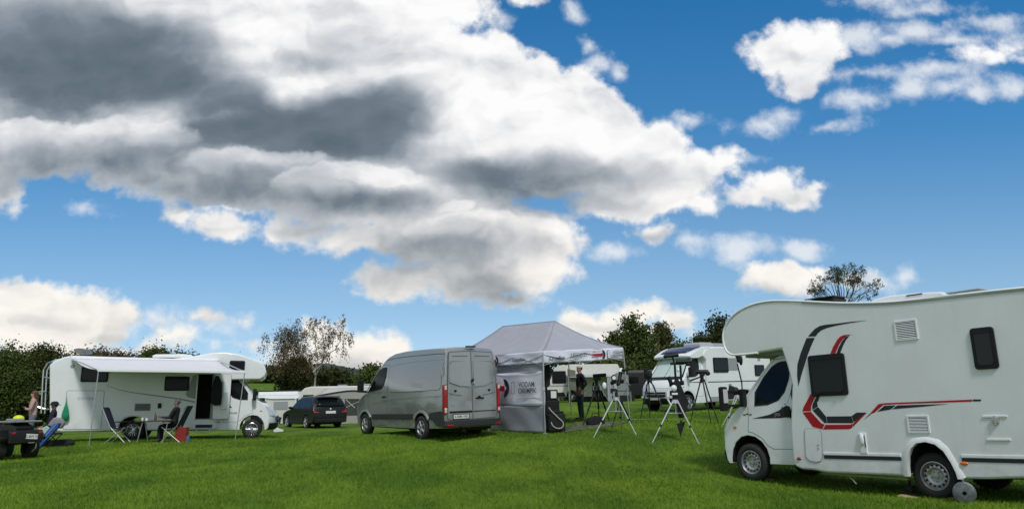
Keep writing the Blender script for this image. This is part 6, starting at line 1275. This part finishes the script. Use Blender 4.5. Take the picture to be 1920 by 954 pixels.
def standing_man():
    J, E, Rd = std_joints(1.76); q = gfoot(1090, 783, 26.3)
    for n in 'lr':   # arms bent, hands resting at the front pockets
        s = 1 if n == 'l' else -1; k = 1.76 / 1.75; J[f'el{n}'] = (-.13, s * .25, 1.17); J[f'wr{n}'] = (.03, s * .20, .99); J[f'pa{n}'] = (.07, s * .17, .93)
        for a in [x for x in J if (x[0] == 'f' and x[-1] == n and x[1].isdigit()) or (x.startswith('th') and x.endswith(n))]: del J[a]
        E = [e for e in E if e[0] in J and e[1] in J]; fingers(J, E, Rd, n, s)
    T = person('man in black sweater, jeans and pale cap standing under the tent', q, rad(196), J, E, Rd, regions(E, 1, 2, 3, True), [SKIN, BLACKC, DENIM, SHOE], None)
    face_bits(T, J, hair=True, haircol=mat('dark_hair', (.03, .022, .018), .7), cap=mat('pale_cap', (.48, .46, .36), .8)); return T
standing_man()
def standing_woman():
    J, E, Rd = std_joints(1.78); q = gfoot(56, 838, 25.3)
    for n in 'lr':
        s = 1 if n == 'l' else -1; J[f'el{n}'] = (.06, s * .25, 1.18); J[f'wr{n}'] = (.22, s * .06, 1.22); J[f'pa{n}'] = (.24, -s * .02, 1.25)
        for a in [x for x in J if (x[0] == 'f' and x[-1] == n and x[1].isdigit()) or (x.startswith('th') and x.endswith(n))]: del J[a]
        E = [e for e in E if e[0] in J and e[1] in J]; fingers(J, E, Rd, n, s)
    Rd['chest'] = (.15, .115); Rd['waist'] = (.125, .10); Rd['shl'] = Rd['shr'] = .058
    T = person('woman in a pale pink top with long brown hair standing behind the quad bike', q, rad(205), J, E, Rd, regions(E, 1, 2, 3, True), [SKIN, mat('pink_top', (.46, .30, .27), .85, var=.1), mat('grey_trousers', (.12, .14, .17), .9), SHOE], None)
    face_bits(T, J, hair=True, haircol=HAIRB, long=.26)
standing_woman()
def seated(label, base, yaw, mats, arm_forward=True, hat=None, hair=None, legs_out=0.0, seat=.46, scale=1.0):
    J, E, Rd = std_joints(1.75)
    dz = seat - .84
    up = ['pelvis', 'waist', 'chest', 'neckb', 'neck', 'jaw', 'mid', 'top', 'nose'] + [a + n for a in ('sh',) for n in 'lr']
    for a in up: x, y, z = J[a]; J[a] = (x - (z - .94) * .10, y, z + dz)
    for n in 'lr':
        s = 1 if n == 'l' else -1; J['hip' + n] = (.02, s * .09, seat + .06); J['kn' + n] = (.42 + legs_out * .05, s * .13, seat + .05 - legs_out * .06); J['an' + n] = (.44 + legs_out * .38, s * .13, .10); J['he' + n] = (.44 + legs_out * .38, s * .13, .05); J['to' + n] = (.62 + legs_out * .38, s * .15, .045 + legs_out * .05)
        if arm_forward: J['el' + n] = (.12, s * .22, seat + .28); J['wr' + n] = (.36, s * .12, seat + .34); J['pa' + n] = (.43, s * .10, seat + .35)
        else: J['el' + n] = (-.02, s * .24, seat + .24); J['wr' + n] = (.18, s * .16, seat + .14); J['pa' + n] = (.24, s * .14, seat + .13)
        for a in [x for x in J if (x[0] == 'f' and x[-1] == n and x[1].isdigit()) or (x.startswith('th') and x.endswith(n))]: del J[a]
        E = [e for e in E if e[0] in J and e[1] in J]; fingers(J, E, Rd, n, s)
    if scale != 1: J = {a: tuple(c * scale for c in b) for a, b in J.items()}
    T = person(label, base, yaw, J, E, Rd, regions(E, 1, 2, 3, True), mats, None); face_bits(T, J, hair=hair is not None, haircol=hair); 
    if hat:
        m = Vector(J['mid']); MB().lathe([(.0, .13), (.06, .125), (.11, .09), (.125, .03), (.19, .012), (.195, .004), (.12, .0)], Matrix.Translation(m + Vector((0, 0, .0))), 24).build('hat', hat, T)
    return T

# ------------------------------------------------------------------ under the awning of the left motorhome
def camp_chair(label, base, yaw, reclined=.22):
    t = empty('camping_chair', Matrix.Translation(base) @ Matrix.Rotation(yaw, 4, 'Z'), label, 'chair', 'camping chairs under the awning')
    MB().prism([(-.26, .46), (.26, .44), (.27, .47), (-.26, .49)], -.24, .24).build('seat', NAVY, t, bevel=.012)
    MB().prism([(-.25, .50), (-.22, .49), (-.22 - reclined * 1.2, 1.14), (-.30 - reclined * 1.2, 1.18)], -.25, .25).build('backrest', NAVY, t, bevel=.015)
    for s in (1, -1):
        MB().tube((-.38, s * .27, .0), (.24, s * .27, .50), .016).build('leg', ALU, t); MB().tube((.26, s * .255, .0), (-.22, s * .255, .50), .016).build('leg', ALU, t)
        MB().box((.0, s * .28, .68), (.46, .05, .03)).tube((.16, s * .28, .47), (.18, s * .28, .68), .012).build('armrest', BLACKP, t, bevel=.008); MB().tube((-.23, s * .25, .49), (-.28 - reclined * 1.2, s * .25, 1.18), .015).build('back_frame', ALU, t)
    return t
def awning_set():
    camp_chair('navy folding chair left of the camping table, in front of the rear wheel', gfoot(224, 829, 26.6), rad(6))
    q = gfoot(322, 823, 26.4); camp_chair('navy folding chair with the seated person, right of the camping table', q, rad(180))
    seated('person in dark clothes sitting in the folding chair with an arm on the table', q + Vector((.05, 0, .02)), rad(184), [mat('tanned_skin', (.20, .13, .10), .6), BLACKC, BLACKC, SHOE], hair=mat('grey_hair', (.10, .10, .10), .8))
    c = gfoot(291, 825, 26.2); t = empty('camping_table', Matrix.Translation(c), 'narrow camping table laid with cups and bottles between the two folding chairs', 'table'); MB().box((0, 0, .70), (1.18, .62, .035)).build('tabletop', mat('table_brown', (.07, .055, .045), .5), t, bevel=.01)
    for sx in (-.42, .42):
        for sy in (-.26, .26): MB().tube((sx - .06 * (1 if sy < 0 else -1), sy, 0), (sx + .06 * (1 if sy < 0 else -1), sy * .8, .69), .014).build('leg', ALU, t)
    zt = c.z + .72
    rs = np.random.RandomState(5)
    items = [(-.42, 'cup', 'white cup at the left end of the camping table'), (-.28, 'mug', 'squat white mug beside the left cup on the camping table'), (.22, 'bowl', 'shallow white bowl right of the middle of the camping table'), (.42, 'plate', 'small white plate by the hand of the seated person')]
    for dx, k, lab in items:
        prof = {'cup': [(0, 0), (.035, 0), (.042, .10), (.038, .10), (.03, .01), (0, .01)], 'mug': [(0, 0), (.045, 0), (.048, .085), (.042, .085), (.04, .01), (0, .01)], 'bowl': [(0, 0), (.04, 0), (.08, .055), (.075, .055), (.035, .01), (0, .01)], 'plate': [(0, 0), (.06, 0), (.10, .02), (.095, .025), (.06, .008), (0, .008)]}[k]
        o = MB().lathe(prof, None, 20).build(k, WHITE2, smooth=40); o.location = (c.x + dx, c.y - .1, zt); tag(o, lab, k)
    o = MB().lathe([(0, 0), (.04, 0), (.042, .15), (.015, .20), (.015, .26), (0, .26)], None, 16).build('bottle', mat('brown_glass', (.09, .07, .045), .15), smooth=40); o.location = (c.x - .02, c.y - .05, zt); tag(o, 'brownish bottle standing in the middle of the camping table', 'bottle')
    o = MB().lathe([(0, 0), (.03, 0), (.032, .11), (.02, .15), (.02, .18), (0, .18)], None, 16).build('bottle', mat('clear_bottle', (.25, .27, .27), .1), smooth=40); o.location = (c.x - .15, c.y + .1, zt); tag(o, 'small clear bottle left of the brownish bottle on the table', 'bottle')
    # red crate with things poking out, water bottle
    q = gfoot(341, 823, 26.4); t = empty('crate', Matrix.Translation(q) @ Matrix.Rotation(rad(5), 4, 'Z'), 'red plastic box on the grass beside the seated person', 'box'); MB().prism([(-.16, 0), (.16, 0), (.18, .48), (-.18, .48)], -.16, .16).build('box', mat('red_plastic', (.25, .02, .012), .5, var=.1), t, bevel=.02); MB().tube((-.05, 0, .47), (-.08, 0, .58), .02, .02).tube((.06, 0, .47), (.07, .02, .62), .016, .016).build('handle', GREYTRIM, t)
    q = gfoot(352, 823, 26.2); o = MB().lathe([(0, 0), (.06, 0), (.065, .05), (.06, .16), (.02, .2), (.02, .23), (0, .23)], None, 16).build('water_bottle', mat('blue_plastic', (.08, .14, .28), .2), smooth=40); o.location = q; tag(o, 'short blue tinted water bottle on the grass right of the red box', 'bottle')
    # green net bag on the garage door, coat on the door leaf
    pm = lambda u, v, yl: MBW @ Vector((lambda q: (q[0], yl, q[1]))(Un(MBW, yc=yl)(u, v)))
    a = pm(127, 748, -1.20); b = MB().lathe([(.010, 0), (.015, -.10), (.07, -.28), (.125, -.50), (.13, -.62), (.09, -.72), (0, -.75)], Matrix.Diagonal((1, .6, 1, 1)), 18); b.path([(0, 0, 0), (0, .0, .09)], .008); o = b.build('net_bag', GREEN, smooth=60); o.location = a + Vector((0, -.06, 0)); tag(o, 'green net bag hanging on the garage door of the awning motorhome', 'bag')
    a = pm(408.5, 704, -1.34); o = MB().prism([(-.05, 0), (.05, 0), (.17, -.25), (.20, -.75), (.17, -1.05), (-.02, -1.08), (-.18, -1.0), (-.19, -.6), (-.13, -.2)], -.05, .05).build('coat', BLACKC, bevel=.03); o.location = a + Vector((0, -.05, 0)); o.rotation_euler = (0, 0, POSE_B[3]); tag(o, 'black coat hanging on the open door leaf of the awning motorhome', 'coat')
awning_set()
def left_group():
    # person with the dark hat sitting by the bike rack, blue folded lounger
    q = gfoot(98, 832, 25.6); t = empty('stool', Matrix.Translation(q), 'low black folding stool under the person with the dark hat', 'stool'); MB().box((0, 0, .40), (.40, .40, .05)).build('seat', BLACKC, t, bevel=.02)
    for s in (1, -1): MB().tube((-.2, s * .17, 0), (.2, s * .17, .39), .014).build('leg', BLACKP, t); MB().tube((.2, s * .15, 0), (-.2, s * .15, .39), .014).build('leg', BLACKP, t)
    seated('person in navy jacket and round black hat sitting at the back of the awning motorhome', q + Vector((-.1, .0, .02)), rad(200), [SKIN, NAVY, BLACKC, SHOE], hat=BLACKC, hair=mat('dark_hair', (.03, .022, .018), .7), arm_forward=False)
    q = gfoot(80, 838, 24.6); t = empty('folded_lounger', Matrix.Translation(q) @ Matrix.Rotation(rad(10), 4, 'Z'), 'bright blue folded lounger leaning at the left end of the awning motorhome', 'lounger')
    MB().prism([(-.28, .02), (-.10, .0), (.42, .66), (.46, .78), (.30, .78), (.14, .60)], -.09, .09).build('canvas', BLUE, t, bevel=.03); MB().tube((-.22, -.10, .0), (.42, -.10, .80), .016).tube((-.22, .10, .0), (.42, .10, .80), .016).build('frame', ALU, t)
    q = gfoot(91, 834, 25.0); o = MB().prism([(-.2, 0), (.22, .02), (.26, .22), (.1, .34), (-.12, .30)], -.12, .12).build('cushion', mat('grey_cushion', (.26, .25, .27), .9), bevel=.06, seg=3); o.location = q + Vector((.16, -.05, .62)); o.rotation_euler = (0, .3, .3); tag(o, 'grey cushion held between the hat and the blue lounger', 'cushion')
    q = gfoot(79, 834, 25.3); o = MB().prism([(-.15, 0), (.12, 0), (.16, .45), (-.02, .52), (-.14, .40)], -.02, .02).build('towel', mat('mint_towel', (.42, .58, .52), .9), bevel=.012); o.location = q + Vector((.0, -.1, .18)); o.rotation_euler = (0, .35, 0); tag(o, 'pale mint towel draped beside the blue lounger', 'towel')
    q = gfoot(110, 836, 25.6); o = MB().prism([(-.42, 0), (.42, 0), (.44, .10), (.30, .22), (-.30, .20), (-.44, .08)], -.2, .2).build('bag', BLACKC, bevel=.05); o.location = q; tag(o, 'flat black bag lying on the grass under the tail of the awning motorhome', 'bag')
left_group()
def quad_bike():
    q = gfoot(24, 857, 21.2); R = empty('quad_bike', Matrix.Translation(q) @ Matrix.Rotation(rad(150), 4, 'Z') @ Matrix.Diagonal((1.0, 1.0, 1.0, 1)), 'black quad bike with fat tyres cut by the left border of the photo', 'quad bike')
    # local +x forward (away left), tail to the camera right
    K = mat('quad_black', (.012, .012, .013), .35)
    for x in (0, 1.25):
        for s in (1, -1): wheel(R, x, s * .42, .29, .29, .15, s, 'steel', w=.24)
    MB().prism([(-.42, .55), (-.30, .42), (.2, .36), (1.1, .36), (1.7, .50), (1.72, .72), (1.2, .84), (.5, .80), (.3, .92), (-.15, .96), (-.50, .86)], -.24, .24).build('body', K, R, bevel=.05)
    for s in (1, -1):
        for x in (0, 1.25): MB().prism([(x - .42, .50), (x - .30, .66), (x, .72), (x + .30, .66), (x + .42, .50), (x + .40, .56), (x + .28, .71), (x, .775), (x - .28, .71), (x - .44, .58)], s * .22, s * .58).build('mudguard', K, R, bevel=.015)
    MB().box((-.02, 0, .99), (.9, .86, .05)).build('rear_rack', mat('rack_cover', (.24, .245, .24), .6, var=.2, vscale=6), R, bevel=.02); MB().box((-.1, .1, 1.04), (.3, .3, .06)).build('folded_cover', GREYTRIM, R, bevel=.02)
    MB().box((-.52, 0, .60), (.14, .84, .34)).build('tail_panel', K, R, bevel=.04)
    p = MB().box((-.60, -.12, .60), (.012, .30, .13), Matrix.Rotation(rad(5), 3, 'X')).build('number_plate', PLATEW, R, bevel=.003); text('plate_number', 'C-BW 24', .085, INK, face_rear(-.608, -.12, .60), p)
    MB().box((-.59, -.12, .44), (.012, .16, .02)).build('bracket', ALU, R); MB().path([(-.52, -.30, .46), (-.50, -.30, .30), (-.40, -.26, .20)], .018, 6).build('exhaust', ALU, R)
    MB().path([(1.3, -.36, 1.06), (1.22, 0, .98), (1.3, .36, 1.06)], .018).build('handlebar', BLACKP, R)
    for s in (1, -1): MB().box((-.585, s * .34, .70), (.03, .10, .06)).build('tail_light', REDL, R, bevel=.01)
    h = R.matrix_world @ Vector((-.28, -.26, 1.02)); t = empty('helmet', Matrix.Translation(at(34.5, 788, h.y)) @ Matrix.Rotation(.4, 4, 'Z'), 'bright yellow helmet lying on the rear rack of the quad bike', 'helmet')
    MB().ell((0, 0, .06), (.135, .11, .085), 20, 12).build('shell', mat('neon_yellow', (.70, .78, .01), .4), t); MB().ell((.03, -.02, .035), (.115, .10, .05), 16, 8).build('visor', mat('yellow_visor', (.5, .55, .02), .2), t)
quad_bike()
def litter():
    q = gfoot(523, 799, 37); o = MB().prism([(-.22, 0), (.20, .02), (.24, .10), (.02, .16), (-.20, .30), (-.26, .2)], -.04, .04).build('carrier_bag', WHITE2, bevel=.02); o.location = q; tag(o, 'small white carrier bag lying on the grass near the black estate car', 'bag')
    q = at(1215, 786, 25.8); 
    o = MB().path([(lambda p: (p.x, p.y, gzf(p.x, p.y) + .015))(at(u, v, Y)) for u, v, Y in ((1140, 800, 23.0), (1185, 787.5, 25.0), (1215, 786, 25.4), (1262, 783, 25.8), (1300, 786, 25.6))], .013, 6).build('cable', mat('pale_cable', (.30, .32, .2), .6)); tag(o, 'pale cable laid across the grass from the tent towards the tripods', 'cable')
litter()
